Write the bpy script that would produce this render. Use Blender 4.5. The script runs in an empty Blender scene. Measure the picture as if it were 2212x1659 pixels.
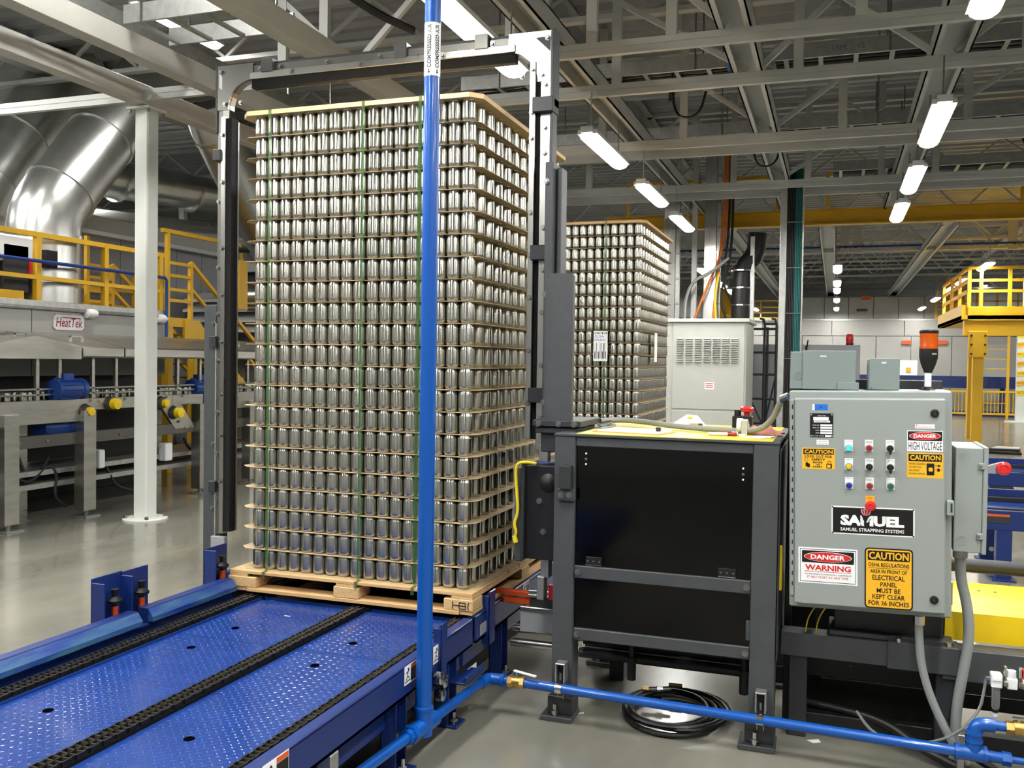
import bpy, bmesh, math, random
import numpy as np
from mathutils import Vector, Matrix
random.seed(7)
SC = bpy.context.scene
COL = SC.collection
# ------------------------------------------------------------------ camera
F_PX, YAW, PITCH, ROLL = 1989.1, 0.3368, -0.02464, 0.01442
CAM = Vector((2.080, -3.7985, 1.5181))
_fw = Vector((-math.sin(YAW)*math.cos(PITCH), math.cos(YAW)*math.cos(PITCH), math.sin(PITCH)))
_r = Vector((math.cos(YAW), math.sin(YAW), 0)); _u = _r.cross(_fw)
_r2 = math.cos(ROLL)*_r + math.sin(ROLL)*_u; _u2 = -math.sin(ROLL)*_r + math.cos(ROLL)*_u
cd = bpy.data.cameras.new('camera'); cam = bpy.data.objects.new('camera', cd); COL.objects.link(cam)
cd.sensor_width = 36.0; cd.lens = 36.0*F_PX/2212.0; cd.clip_end = 200; cd.clip_start = .05
cam.matrix_world = Matrix(((_r2.x,_u2.x,-_fw.x,CAM.x),(_r2.y,_u2.y,-_fw.y,CAM.y),(_r2.z,_u2.z,-_fw.z,CAM.z),(0,0,0,1)))
SC.camera = cam
# ------------------------------------------------------------------ world, exposure
w = bpy.data.worlds.new('world'); SC.world = w; w.use_nodes = True
w.node_tree.nodes['Background'].inputs[0].default_value = (1.0,.97,.92,1)
w.node_tree.nodes['Background'].inputs[1].default_value = .16
LAMP_E = 14.0; LAMP_W = 57.0
CAN_ROT = 0.25
SC.view_settings.view_transform = 'Standard'; SC.view_settings.look = 'None'
SC.view_settings.gamma = 1.0; SC.view_settings.use_curve_mapping = False
SC.view_settings.exposure = 0.12
try:
    SC.cycles.sample_clamp_indirect = 6.0; SC.cycles.use_light_tree = False; SC.cycles.max_bounces = 4; SC.cycles.diffuse_bounces = 3; SC.cycles.glossy_bounces = 3; SC.cycles.transmission_bounces = 4; SC.cycles.adaptive_threshold = .035; SC.cycles.caustics_reflective = False; SC.cycles.caustics_refractive = False
except Exception: pass

# ------------------------------------------------------------------ materials
def lin(c):
    return c/12.92 if c <= .04045 else ((c+.055)/1.055)**2.4
def rgb(*c):
    return tuple(lin(x/255.0) for x in c)+(1,)
MATS = {}
def mat(name, col, rough=.5, metal=0, var=0, vscale=6, bump=0, bscale=60, coat=0, emit=0, trans=0, alpha=1, stretch=None, spec=.5, col2=None):
    m = bpy.data.materials.new(name); m.use_nodes = True
    nt = m.node_tree; b = nt.nodes['Principled BSDF']; L = nt.links
    b.inputs['Base Color'].default_value = rgb(*col); b.inputs['Roughness'].default_value = rough
    b.inputs['Metallic'].default_value = metal; b.inputs['Coat Weight'].default_value = coat
    b.inputs['Coat Roughness'].default_value = .08
    b.inputs['Specular IOR Level'].default_value = spec
    if trans: b.inputs['Transmission Weight'].default_value = trans
    if alpha < 1: b.inputs['Alpha'].default_value = alpha
    if emit:
        b.inputs['Emission Color'].default_value = rgb(*col); b.inputs['Emission Strength'].default_value = emit
    tc = nt.nodes.new('ShaderNodeTexCoord'); mp = nt.nodes.new('ShaderNodeMapping'); L.new(tc.outputs['Object'], mp.inputs[0])
    if stretch: mp.inputs['Scale'].default_value = stretch
    if var or col2:
        n = nt.nodes.new('ShaderNodeTexNoise'); n.inputs['Scale'].default_value = vscale; n.inputs['Detail'].default_value = 6; n.inputs['Roughness'].default_value = .6
        L.new(mp.outputs[0], n.inputs['Vector'])
        r = nt.nodes.new('ShaderNodeValToRGB'); L.new(n.outputs['Fac'], r.inputs[0])
        c = rgb(*col); c2 = rgb(*col2) if col2 else None
        r.color_ramp.elements[0].position = .3; r.color_ramp.elements[1].position = .7
        r.color_ramp.elements[0].color = c2 if c2 else tuple(x*(1-var) for x in c[:3])+(1,)
        r.color_ramp.elements[1].color = c if c2 else tuple(min(1,x*(1+var)) for x in c[:3])+(1,)
        L.new(r.outputs[0], b.inputs['Base Color'])
        mr = nt.nodes.new('ShaderNodeMapRange'); L.new(n.outputs['Fac'], mr.inputs[0])
        mr.inputs[3].default_value = max(.02, rough*(1-.35*max(var,.3))); mr.inputs[4].default_value = min(1, rough*(1+.35*max(var,.3)))
        L.new(mr.outputs[0], b.inputs['Roughness'])
    if bump:
        n2 = nt.nodes.new('ShaderNodeTexNoise'); n2.inputs['Scale'].default_value = bscale; n2.inputs['Detail'].default_value = 3
        L.new(mp.outputs[0], n2.inputs['Vector'])
        bp = nt.nodes.new('ShaderNodeBump'); bp.inputs['Strength'].default_value = bump; bp.inputs['Distance'].default_value = .01
        L.new(n2.outputs['Fac'], bp.inputs['Height']); L.new(bp.outputs[0], b.inputs['Normal'])
    MATS[name] = m
    return m
mat('concrete', (146,144,131), .25, var=.16, vscale=.9, bump=.04, bscale=25, coat=.3, col2=(98,97,88), stretch=(1,.45,1))
mat('blue', (17,42,104), .42, var=.1, vscale=9, coat=.12)
mat('deck_blue', (19,52,120), .24, var=.12, vscale=7, coat=.15, spec=.35)
mat('blue_scuffed', (66,112,138), .35, var=.3, vscale=5, stretch=(6,1,6), col2=(20,48,140))
mat('pipe_blue', (0,80,168), .35, coat=.3, bump=.12, bscale=40)
mat('dark_blue', (28,62,140), .4)
mat('machine_grey', (66,69,72), .5, var=.1, vscale=14, bump=.08, bscale=220)
mat('machine_dark', (44,46,49), .5, var=.12, vscale=12)
mat('black', (14,14,15), .5)
mat('rubber', (20,20,20), .6, bump=.1)
mat('bristle', (12,12,12), .9, bump=.9, bscale=260, stretch=(1,1,1))
mat('chain', (46,43,38), .38, metal=.7, var=.3, vscale=60)
mat('tinted_acrylic', (3,3,4), .1, spec=.35)
mat('aluminium', (186,186,182), .28, metal=1, var=.06, vscale=5, stretch=(1,1,.1))
mat('aluminium_satin', (112,111,106), .42, metal=.9, var=.08, vscale=4)
mat('galvanised', (186,187,184), .4, metal=.85, var=.14, vscale=16)
mat('duct_steel', (205,206,203), .3, metal=1, var=.08, vscale=5)
mat('stainless', (190,188,180), .34, metal=1, var=.14, vscale=3, stretch=(1,1,6))
mat('chrome', (215,215,215), .16, metal=1)
mat('bolt', (150,150,148), .35, metal=1)
_m = mat('can', (190,189,178), .22, metal=1)
_b = _m.node_tree.nodes['Principled BSDF']; _b.inputs['Anisotropic'].default_value = .88; _b.inputs['Anisotropic Rotation'].default_value = CAN_ROT
_t = _m.node_tree.nodes.new('ShaderNodeTangent'); _t.direction_type = 'UV_MAP'; _t.uv_map = 'UVMap'; _m.node_tree.links.new(_t.outputs[0], _b.inputs['Tangent'])
mat('cardboard', (186,165,130), .8, var=.07, vscale=8, bump=.05, bscale=90)
mat('wood', (218,184,130), .7, var=.16, vscale=7, stretch=(1,14,14), bump=.08, bscale=12, col2=(192,150,100))
mat('wood_y', (222,190,138), .7, var=.16, vscale=7, stretch=(14,1,14), bump=.08, bscale=12, col2=(196,156,106))
mat('wood_top', (232,200,150), .6, var=.08, vscale=5, stretch=(2,2,30))
mat('strap_green', (62,108,52), .3, alpha=.4)
mat('hole', (4,4,4), 1, spec=0)
mat('steel_paint', (190,192,188), .45, var=.05, vscale=3)
mat('column_white', (214,217,210), .4, var=.04, vscale=3)
mat('chalk', (120,122,120), .7)
mat('beam_white', (190,190,182), .45, var=.05, vscale=3)
mat('roof_deck', (152,154,155), .45, metal=.2, var=.12, vscale=2)
mat('joist', (188,190,188), .45, var=.06, vscale=2)
mat('wall', (206,207,205), .7, var=.04)
mat('panel', (172,171,165), .42, metal=.25, var=.07, vscale=1.2)
mat('cabinet_grey', (146,153,150), .42, bump=.07, bscale=350)
mat('cabinet_green', (124,136,134), .42, bump=.05, bscale=350)
mat('beige', (184,185,177), .45, var=.03)
mat('grey_panel', (150,152,156), .5)
mat('yellow', (228,178,34), .42, var=.05, vscale=4)
mat('yellow_bright', (246,210,20), .4, var=.04)
mat('yellow_top', (214,196,60), .35, var=.12, vscale=3)
mat('orange_steel', (196,72,22), .45)
mat('white', (238,240,242), .5)
mat('paper', (240,240,236), .8)
mat('lens', (255,252,246), .4, emit=LAMP_E).cycles.emission_sampling = 'NONE'
mat('lamp_body', (220,220,216), .4)
mat('sign_yellow', (238,180,40), .4)
mat('sign_red', (206,40,38), .4)
mat('sign_black', (18,16,16), .4)
mat('sign_blue', (30,110,205), .4)
mat('sign_orange', (214,90,34), .4)
mat('red_plastic', (208,40,44), .3, coat=.3)
mat('dark_red', (150,20,24), .25, coat=.5)
mat('green_lit', (40,225,170), .3, emit=1.6)
mat('green_plastic', (24,96,64), .3, coat=.4)
mat('blue_plastic', (24,40,150), .25, coat=.4)
mat('yellow_plastic', (216,190,40), .3, coat=.4)
mat('amber', (226,98,16), .18, trans=.35, coat=.4)
mat('conduit', (140,143,143), .5)
mat('brass', (186,150,84), .35, metal=.85)
mat('clear_tube', (205,210,210), .12, trans=.75)
mat('cable_green', (20,92,92), .4, var=.35, vscale=30, stretch=(1,1,.02))
mat('cable_orange', (214,120,48), .5)
mat('cable_yellow', (232,208,40), .4)
mat('rag', (186,120,108), .9, bump=.4, bscale=40)
mat('motor_blue', (24,60,130), .45)
mat('hose_black', (16,16,17), .42)

# ------------------------------------------------------------------ mesh builder
WLOC = {}
XF = [None]
class MB:
    def __init__(s): s.v = []; s.f = []
    def add(s, vs, fs):
        n = len(s.v); s.v += [tuple(p) for p in vs]; s.f += [tuple(i+n for i in f) for f in fs]; return s
    def box(s, x0, x1, y0, y1, z0, z1):
        return s.add([(x0,y0,z0),(x1,y0,z0),(x1,y1,z0),(x0,y1,z0),(x0,y0,z1),(x1,y0,z1),(x1,y1,z1),(x0,y1,z1)],
              [(0,3,2,1),(4,5,6,7),(0,1,5,4),(1,2,6,5),(2,3,7,6),(3,0,4,7)])
    def cbox(s, x0, x1, y0, y1, z0, z1, c=.003):
        c = min(c, (x1-x0)*.3, (y1-y0)*.3, (z1-z0)*.3); vs = []
        X = (x0,x1); Y = (y0,y1); Z = (z0,z1); idx = {}
        for i in (0,1):
            for j in (0,1):
                for k in (0,1):
                    sx, sy, sz = (1-2*i)*c, (1-2*j)*c, (1-2*k)*c
                    for a, d in enumerate(((0,sy,sz),(sx,0,sz),(sx,sy,0))):
                        idx[i,j,k,a] = len(vs); vs.append((X[i]+d[0], Y[j]+d[1], Z[k]+d[2]))
        fs = []
        for i in (0,1): q = [idx[i,0,0,0],idx[i,1,0,0],idx[i,1,1,0],idx[i,0,1,0]]; fs.append(q if i else q[::-1])
        for j in (0,1): q = [idx[0,j,0,1],idx[0,j,1,1],idx[1,j,1,1],idx[1,j,0,1]]; fs.append(q if j else q[::-1])
        for k in (0,1): q = [idx[0,0,k,2],idx[1,0,k,2],idx[1,1,k,2],idx[0,1,k,2]]; fs.append(q if k else q[::-1])
        for j in (0,1):
            for k in (0,1): q = [idx[0,j,k,1],idx[1,j,k,1],idx[1,j,k,2],idx[0,j,k,2]]; fs.append(q if (j ^ k) == 0 else q[::-1])
        for i in (0,1):
            for k in (0,1): q = [idx[i,0,k,2],idx[i,1,k,2],idx[i,1,k,0],idx[i,0,k,0]]; fs.append(q if (i ^ k) == 0 else q[::-1])
        for i in (0,1):
            for j in (0,1): q = [idx[i,j,0,0],idx[i,j,1,0],idx[i,j,1,1],idx[i,j,0,1]]; fs.append(q if (i ^ j) == 0 else q[::-1])
        for i in (0,1):
            for j in (0,1):
                for k in (0,1): q = [idx[i,j,k,0],idx[i,j,k,1],idx[i,j,k,2]]; fs.append(q if (i+j+k) % 2 == 0 else q[::-1])
        return s.add(vs, fs)
    def bar(s, p, q, w, h, up=(0,0,1)):
        p, q, up = Vector(p), Vector(q), Vector(up); d = (q-p).normalized()
        a = d.cross(up)
        if a.length < 1e-5: a = d.cross(Vector((0,1,0)))
        a.normalize(); b = a.cross(d).normalized(); a *= w/2; b *= h/2
        vs = [p-a-b, p+a-b, p+a+b, p-a+b, q-a-b, q+a-b, q+a+b, q-a+b]
        return s.add(vs, [(0,1,2,3),(7,6,5,4),(0,4,5,1),(1,5,6,2),(2,6,7,3),(3,7,4,0)])
    def cyl(s, p, q, r, n=12, r2=None, caps=True):
        p, q = Vector(p), Vector(q); d = (q-p).normalized(); r2 = r if r2 is None else r2
        a = d.cross(Vector((0,0,1)));
        if a.length < 1e-4: a = d.cross(Vector((0,1,0)))
        a.normalize(); b = d.cross(a); vs = []
        for i in range(n):
            t = 2*math.pi*i/n; e = a*math.cos(t)+b*math.sin(t); vs += [p+e*r, q+e*r2]
        fs = [(2*i, 2*((i+1)%n), 2*((i+1)%n)+1, 2*i+1) for i in range(n)]
        if caps: fs += [tuple(2*i for i in range(n))[::-1], tuple(2*i+1 for i in range(n))]
        return s.add(vs, fs)
    def tube(s, pts, r, n=8, smooth=0):
        pts = [Vector(p) for p in pts]
        for _ in range(smooth):
            q = [pts[0]]
            for a, b in zip(pts, pts[1:]): q += [a*.75+b*.25, a*.25+b*.75]
            pts = q+[pts[-1]]
        vs = []; fs = []; prev = None
        for i, p in enumerate(pts):
            d = (pts[min(i+1,len(pts)-1)]-pts[max(i-1,0)]).normalized()
            if prev is None:
                a = d.cross(Vector((0,0,1)));
                if a.length < 1e-3: a = d.cross(Vector((0,1,0)))
            else: a = prev-d*prev.dot(d)
            a.normalize(); prev = a; b = d.cross(a)
            rr = r[i] if isinstance(r, (list,tuple)) else r
            for k in range(n):
                t = 2*math.pi*k/n; vs.append(p+(a*math.cos(t)+b*math.sin(t))*rr)
        m = len(pts)
        for i in range(m-1):
            for k in range(n): fs.append((i*n+k, i*n+(k+1)%n, (i+1)*n+(k+1)%n, (i+1)*n+k))
        fs += [tuple(range(n))[::-1], tuple((m-1)*n+k for k in range(n))]
        return s.add(vs, fs)
    def lathe(s, prof, c=(0,0,0), n=16, axis='z'):
        vs = []; fs = []
        for r, h in prof:
            for k in range(n):
                t = 2*math.pi*k/n; a, b = r*math.cos(t), r*math.sin(t)
                p = {'z':(a,b,h),'y':(a,h,-b),'x':(h,a,b)}[axis]
                vs.append((c[0]+p[0], c[1]+p[1], c[2]+p[2]))
        m = len(prof)
        for i in range(m-1):
            for k in range(n): fs.append((i*n+k, i*n+(k+1)%n, (i+1)*n+(k+1)%n, (i+1)*n+k))
        if prof[0][0] > 1e-6: fs.append(tuple(range(n))[::-1])
        if prof[-1][0] > 1e-6: fs.append(tuple((m-1)*n+k for k in range(n)))
        return s.add(vs, fs)
    def prism(s, poly, axis, a, b):
        n = len(poly)
        ar = sum(poly[i][0]*poly[(i+1)%n][1]-poly[(i+1)%n][0]*poly[i][1] for i in range(n))
        if (ar < 0): poly = poly[::-1]
        def P(u, v, h): return {'x':(h,u,v),'y':(u,h,v),'z':(u,v,h)}[axis]
        vs = [P(u,v,a) for u,v in poly]+[P(u,v,b) for u,v in poly]
        flip = (axis == 'y') ^ (b < a)
        fs = [tuple(range(n))[::-1], tuple(range(n,2*n))]+[(i,(i+1)%n,n+(i+1)%n,n+i) for i in range(n)]
        if flip: fs = [f[::-1] for f in fs]
        return s.add(vs, fs)
    def mesh(s, name, m, off=(0,0,0), smooth=False):
        me = bpy.data.meshes.new(name); o = off
        me.from_pydata([(x-o[0],y-o[1],z-o[2]) for x,y,z in s.v], [], s.f); me.update()
        if len(s.f) < 3000:
            b = bmesh.new(); b.from_mesh(me); bmesh.ops.recalc_face_normals(b, faces=b.faces); b.to_mesh(me); b.free()
        me.materials.append(MATS[m] if isinstance(m, str) else m)
        if smooth:
            me.polygons.foreach_set('use_smooth', [True]*len(me.polygons))
            if smooth != 2: me.set_sharp_from_angle(angle=math.radians(40))
        return me
    def build(s, name, m, parent=None, smooth=False):
        if XF[0]: s.v = [XF[0](*p) for p in s.v]
        if parent is None:
            xs = [p[0] for p in s.v]; ys = [p[1] for p in s.v]; zs = [p[2] for p in s.v]
            off = ((min(xs)+max(xs))/2, (min(ys)+max(ys))/2, min(zs))
        else: off = WLOC[parent.name]
        o = bpy.data.objects.new(name, s.mesh(name, m, off, smooth)); COL.objects.link(o)
        WLOC[o.name] = off
        if parent is None: o.location = off
        else: o.parent = parent
        return o
def tag(o, label, cat=None, group=None, kind=None):
    if label: o['label'] = label
    if cat: o['category'] = cat
    if group: o['group'] = group
    if kind: o['kind'] = kind
    return o
def thing(name, label, cat, loc, group=None, kind=None):
    if XF[0]: loc = XF[0](*loc)
    o = bpy.data.objects.new(name, None); o.empty_display_size = .1; o.location = loc; COL.objects.link(o); WLOC[o.name] = tuple(loc)
    return tag(o, label, cat, group, kind)
def place(name, me, parent, loc, rz=0):
    o = bpy.data.objects.new(name, me); COL.objects.link(o)
    if XF[0]: loc = XF[0](*loc)
    if parent: o.parent = parent; b = WLOC[parent.name]
    else: b = (0,0,0)
    o.location = (loc[0]-b[0], loc[1]-b[1], loc[2]-b[2]); o.rotation_euler.z = rz; WLOC[o.name] = tuple(loc)
    return o
def copy_tree(o, d=(0,0,0), parent=None, label=None):
    c = o.copy(); COL.objects.link(c)
    if parent: c.parent = parent
    else: c.location = Vector(o.location)+Vector(d)
    if label: c['label'] = label
    for ch in list(o.children): copy_tree(ch, (0,0,0), c)
    return c
def struct(name, mb, m, label=None, smooth=False):
    return tag(mb.build(name, m, None, smooth), label, None, None, 'structure')
ORD = ['first','second','third','fourth','fifth','sixth','seventh','eighth','ninth','tenth','eleventh','twelfth','thirteenth','fourteenth','fifteenth','sixteenth','seventeenth','eighteenth','nineteenth','twentieth','twenty-first','twenty-second','twenty-third']
def bx(*a): return MB().box(*a)
def cb(*a): return MB().cbox(*a)
# flat lettering: fitted into a rectangle on a plane; face '-y' (x right, z up) or '+x' (y right, z up)
def text(s, x0, x1, z0, z1, at, m, parent, face='-y', bold=0, name='lettering', shear=0, rot=None):
    c = bpy.data.curves.new('t', 'FONT'); c.body = s; c.size = 1; c.offset = bold; c.resolution_u = 2; c.shear = shear
    o = bpy.data.objects.new('t', c); me = bpy.data.meshes.new_from_object(o)
    vs = [v.co.copy() for v in me.vertices]; fs = [tuple(p.vertices) for p in me.polygons]
    bpy.data.objects.remove(o); bpy.data.curves.remove(c); bpy.data.meshes.remove(me)
    if not vs: return None
    ax, bxx = min(v.x for v in vs), max(v.x for v in vs); ay, by = min(v.y for v in vs), max(v.y for v in vs)
    b = MB(); out = []
    for v in vs:
        u = x0+(v.x-ax)/(bxx-ax)*(x1-x0); z = z0+(v.y-ay)/max(1e-6,by-ay)*(z1-z0)
        out.append((u,at,z) if face == '-y' else (at,u,z))
    b.add(out, fs)
    return b.build(name, m, parent)
# ================================================================== the hall
fl = struct('floor', bx(-16,18,-9,37,-.12,0), 'concrete', 'polished grey concrete floor of the plant hall')
def deck():
    b = MB(); z0, z1 = 5.35, 5.42; vs = []; y = -9.0; prof = []
    while y < 37:
        prof += [(y,z1),(y+.05,z0),(y+.15,z0),(y+.2,z1)]; y += .3
    for yy, zz in prof: vs += [(-16,yy,zz),(18,yy,zz)]
    b.add(vs, [(2*i,2*i+1,2*i+3,2*i+2) for i in range(len(prof)-1)])
    b.box(-16,18,-9,37,5.45,5.5)
    return b
struct('ceiling', deck(), 'roof_deck', 'ribbed grey metal roof deck over the hall')
struct('wall_back', bx(-16,18,36.8,37,0,5.45), 'wall', 'pale end wall far behind the machines')
struct('wall_left', bx(-16.2,-16,-9,37,0,5.45), 'wall')
struct('wall_front', bx(-16,18,-9.2,-9,0,5.45), 'wall')
struct('wall_right', bx(18,18.2,-9,37,0,5.45), 'wall')

def strut_x(y, z, x0, x1, h=.10, w=.05):
    b = MB(); b.box(x0,x1,y-w/2,y+w/2,z,z+h*.47); b.box(x0,x1,y-w/2,y+w/2,z+h*.53,z+h); b.box(x0,x1,y-w/2+.004,y+w/2-.004,z+h*.45,z+h*.55)
    return b
GZ = 3.82
for y, x0, x1 in ((3.0,-9,9),(4.04,-1.6,9),(6.13,-1.6,9),(6.58,-1.6,9),(8.7,-1.7,9),(9.32,-1.7,9)):
    struct('ceiling_beam', strut_x(y, GZ, x0, x1), 'steel_paint', 'light grey double channel running across under the roof')
def chan_y(x0, x1, y0, y1, z, h=.16):
    b = MB(); t = .012
    b.box(x0,x1,y0,y1,z+h-t,z+h); b.box(x0,x0+t,y0,y1,z,z+h); b.box(x1-t,x1,y0,y1,z,z+h)
    b.box(x0,x0+.045,y0,y1,z,z+t); b.box(x1-.045,x1,y0,y1,z,z+t)
    return b
for x0, x1, y0, y1 in ((-.14,.08,-6,13),(1.23,1.47,-6,13),(2.73,3.0,-6,13),(5.4,5.65,-6,13)):
    struct('ceiling_channel', chan_y(x0,x1,y0,y1,GZ+.1), 'steel_paint', 'open bottomed grey channel running along under the roof')
for x in (-3.92,-3.05,-1.70):
    struct('ceiling_beam', cb(x-.07,x+.07,-6,9,GZ-.02,GZ+.15), 'beam_white', 'white painted beam running lengthwise under the roof')
# joists of the roof, web members are part of each joist
def joist(y, z0, z1, x0, x1, step=.75, t=.05):
    o = tag(thing('roof_joist', 'open web steel roof joist', None, ((x0+x1)/2,y,z0)), None, None, None, 'structure')
    MB().box(x0,x1,y-.05,y+.05,z0,z0+t).build('bottom_chord','joist',o); MB().box(x0,x1,y-.05,y+.05,z1-t,z1).build('top_chord','joist',o)
    n = int((x1-x0)/step); b = MB()
    for i in range(n):
        xa = x0+i*step; up = i % 2
        b.bar((xa,y,z0+t if not up else z1-t),(xa+step,y,z1-t if not up else z0+t),.035,.035)
    b.build('web_bars','joist',o); return o
for y in (1.2, 4.9, 7.6, 10.4, 13.2): joist(y, 4.8, 5.35, -14, 12, .6)
joist(17.6, 4.0, 4.85, -6, 16, .62, .07)
for y in (15.6,19.6,21.8,24,26.2,28.4,31,34): joist(y, 4.45, 5.1, -10, 17, .55)
for x in (-.75, 6.4, -7.2):
    b = MB(); b.box(x-.1,x+.1,-6,36,4.98,5.0); b.box(x-.1,x+.1,-6,36,5.3,5.32); b.box(x-.008,x+.008,-6,36,5.0,5.3)
    struct('roof_girder', b, 'joist', 'deep grey steel girder under the roof deck')
for x in (.2, 1.9, 3.9): struct('ceiling_channel', chan_y(x-.15,x+.15,13.6,35,3.95,.14), 'joist', 'grey channel running away towards the far wall')
for x, y in ((2.35,17.55),(5.6,17.55),(-1.0,17.55)):
    o = thing('joist_seat', 'bolted vertical plate on the far roof truss', None, (x,y,3.95), None, 'structure')
    cb(x-.22,x-.04,y-.09,y-.06,3.97,4.9).build('plate','joist',o); cb(x+.04,x+.22,y-.09,y-.06,3.97,4.9).build('plate','joist',o)
    bm = MB().cyl((0,-.02,0),(0,0,0),.03,8).mesh('bolt','machine_dark')
    for dx in (-.1,.1):
        for dz in (.12,.75): place('bolt', bm, o, (x+dx,y-.09,3.97+dz))
# hangers and braces between grid and roof
hg = MB().box(-.04,.04,-.03,.03,0,1.42).mesh('hanger','steel_paint')
for x, y in ((-.35,3.0),(.3,3.0),(.9,3.0),(-.4,4.05),(.25,4.05),(2.2,3.0),(1.75,4.05),(3.4,4.05),(-2.4,3.0),(-2.0,3.0),(2.1,6.15),(.5,6.15),(3.3,6.6),(-.5,6.6),(1.7,8.7),(3.2,8.7),(-1.2,8.7),(.7,9.3),(2.6,9.3),(4.4,8.7),(4.6,6.1),(5.1,4.0)):
    tag(place('ceiling_hanger', hg, None, (x,y,GZ+.1)), None, None, None, 'structure')
for p, q in (((1.3,3.0,3.95),(.2,3.0,4.9)),((1.35,4.04,3.95),(-.2,4.04,4.9)),((1.45,4.04,3.95),(2.6,4.04,5.0)),((2.75,4.04,3.95),(1.5,4.04,4.9)),((2.9,4.04,3.95),(4.3,4.04,5.0)),((2.95,3.0,3.95),(4.2,3.0,4.9)),((1.4,6.13,3.95),(.2,6.13,4.8)),((1.4,6.13,3.95),(2.6,6.13,4.8)),((2.8,6.58,3.95),(4.3,6.58,4.9)),((-1.7,3.0,3.95),(-.6,3.0,5.0)),((-1.75,3.0,3.95),(-2.9,3.0,5.0)),((1.4,8.7,3.95),(.2,8.7,4.8)),((1.4,8.7,3.95),(2.6,8.7,4.8))):
    struct('ceiling_brace', MB().bar(p,q,.045,.045), 'steel_paint', None)

# ================================================================== ceiling lamps
def fixture(L=1.27):
    r = thing('ceiling_lamp', 'lamp', 'lamp', (0,0,0))
    b = MB(); n = 6
    prof = [(-.085,.045),(-.08,.08),(.08,.08),(.085,.045)]
    b.prism(prof, 'y', -L/2, L/2); b.build('housing','lamp_body',r)
    b = MB(); pr = [(.082*math.cos(math.pi+math.pi*i/n), .045+.05*math.sin(math.pi+math.pi*i/n)) for i in range(n+1)]
    rings = []
    for yy, s_ in ((-L/2,.55),(-L/2+.03,.92),(-L/2+.07,1),(L/2-.07,1),(L/2-.03,.92),(L/2,.55)): rings.append([(x*s_, yy, .045+(z-.045)*s_) for x, z in pr])
    vs = [p for R_ in rings for p in R_]; m = n+1
    fs = [(i*m+k,i*m+k+1,(i+1)*m+k+1,(i+1)*m+k) for i in range(5) for k in range(n)]+[tuple(range(m))[::-1], tuple(5*m+k for k in range(m))]
    b.add(vs, fs); b.build('diffuser','lens',r, True)
    ld = bpy.data.lights.new('tube_light','AREA'); ld.shape = 'RECTANGLE'; ld.size = .14; ld.size_y = L-.06; ld.energy = LAMP_W; ld.color = (1,.985,.945); lo = bpy.data.objects.new('tube_light', ld); COL.objects.link(lo); lo.parent = r; lo.location = (0,0,-.012)
    for s_ in (-1,1):
        MB().box(-.05,.05,s_*(L/2)-.03,s_*(L/2)+.03,.05,.1).build('end_clip','lamp_body',r)
        MB().cyl((0,s_*(L/2-.12),.08),(0,s_*(L/2-.12),.42),.006,6).build('hook','bolt',r)
    return r
fx = fixture(); first = True
def lamp(x, y, z, label, group):
    global first
    if first: o = fx; first = False; o.location = (x,y,z)
    else: o = copy_tree(fx, Vector((x,y,z))-fx.location)
    o['label'] = label; o['group'] = group
for i, y in enumerate((1.2,4.25,6.5,8.65)): lamp(.11, y, 3.33 if i == 0 else 3.36, f'bright tube lamp, {ORD[i]} from the strapping arch in its row' , 'lamps above the can stacks')
for i, y in enumerate((1.05,4.1,6.32,8.38)): lamp(2.78, y, 3.36, f'bright tube lamp, {ORD[i]} from the top in the row above the control cabinet', 'lamps above the control cabinet')
for i, y in enumerate((15.2,18.5,20.6,24.2,28.4)):
    lamp(-.5, y, 3.36, f'small far lamp, {ORD[i]} in the row beyond the grey transformer', 'far lamps beyond the transformer')
    lamp(2.09, y, 3.36, f'small far lamp, {ORD[i]} from the top in the row straight ahead', 'far lamps straight ahead')
    lamp(4.67, y, 3.36, f'small far lamp, {ORD[i]} in the row behind the yellow platform', 'far lamps behind the yellow platform')
for x in (-2.6,.11,2.78,5.5):
    for y in (-1.3,-3.6): lamp(x, y, 3.36, 'unseen tube lamp assumed overhead behind the camera, added to light the hall', 'assumed lamps overhead behind the camera')  # unseen lamps, assumed from the can highlights and added to light the hall
for y in (1.1,4.2,6.4): lamp(6.9, y, 3.36, 'unseen tube lamp added overhead outside the picture to light the hall', 'added lamps overhead outside the picture')  # unseen row added past the edge of view for more light
for x,y,z in ((-7.0,2.0,4.4),(-8.6,4.4,4.4),(-9.6,8.2,4.8),(-8.2,-1.5,4.4),(-8.2,.3,4.4),(-5.3,-.6,4.4),(-5.3,-2.8,4.4),(-11,6,4.6),(-11,2,4.6)): lamp(x, y, z, 'unseen tube lamp assumed high above the oven line, added to brighten it', 'assumed lamps above the oven outside the picture')  # unseen lamps assumed from the bright oven side, added to light it

lamp(-4.38, 4.1, 4.88, 'tube lamp high up behind the ladder tray above the white column', 'lamps above the oven')
for x,y in ((-2.6,1.0),(-5.4,1.5),(-2.6,-.4)): lamp(x, y, 5.0, 'unseen tube lamp added high under the roof to brighten the aisle', 'added lamps high over the aisle')  # unseen extra lamps, added to brighten the aisle floor
for x in (-4.5,7.2,10.5): lamp(x, 34.3, 4.5, 'tube lamp added to light the far end wall', 'added lamps at the far end wall')  # added so that the dim end wall gets more light
for y in (13,17,21,25):
    lamp(-5.6, y, 4.3, 'tube lamp added out of sight behind the near can stack to brighten the far hall', 'added lamps hidden behind the near can stack')  # extra row out of sight, added to brighten the far hall
    lamp(10.2, y, 3.6, 'unseen tube lamp of the outer row added to brighten the far hall', 'added lamps past the yellow platform')  # this outer row and the next are added, unseen, to lift the far hall
    lamp(7.5, y, 3.6, 'unseen tube lamp added past the yellow platform to brighten the far hall', 'added lamps past the yellow platform')
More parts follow.
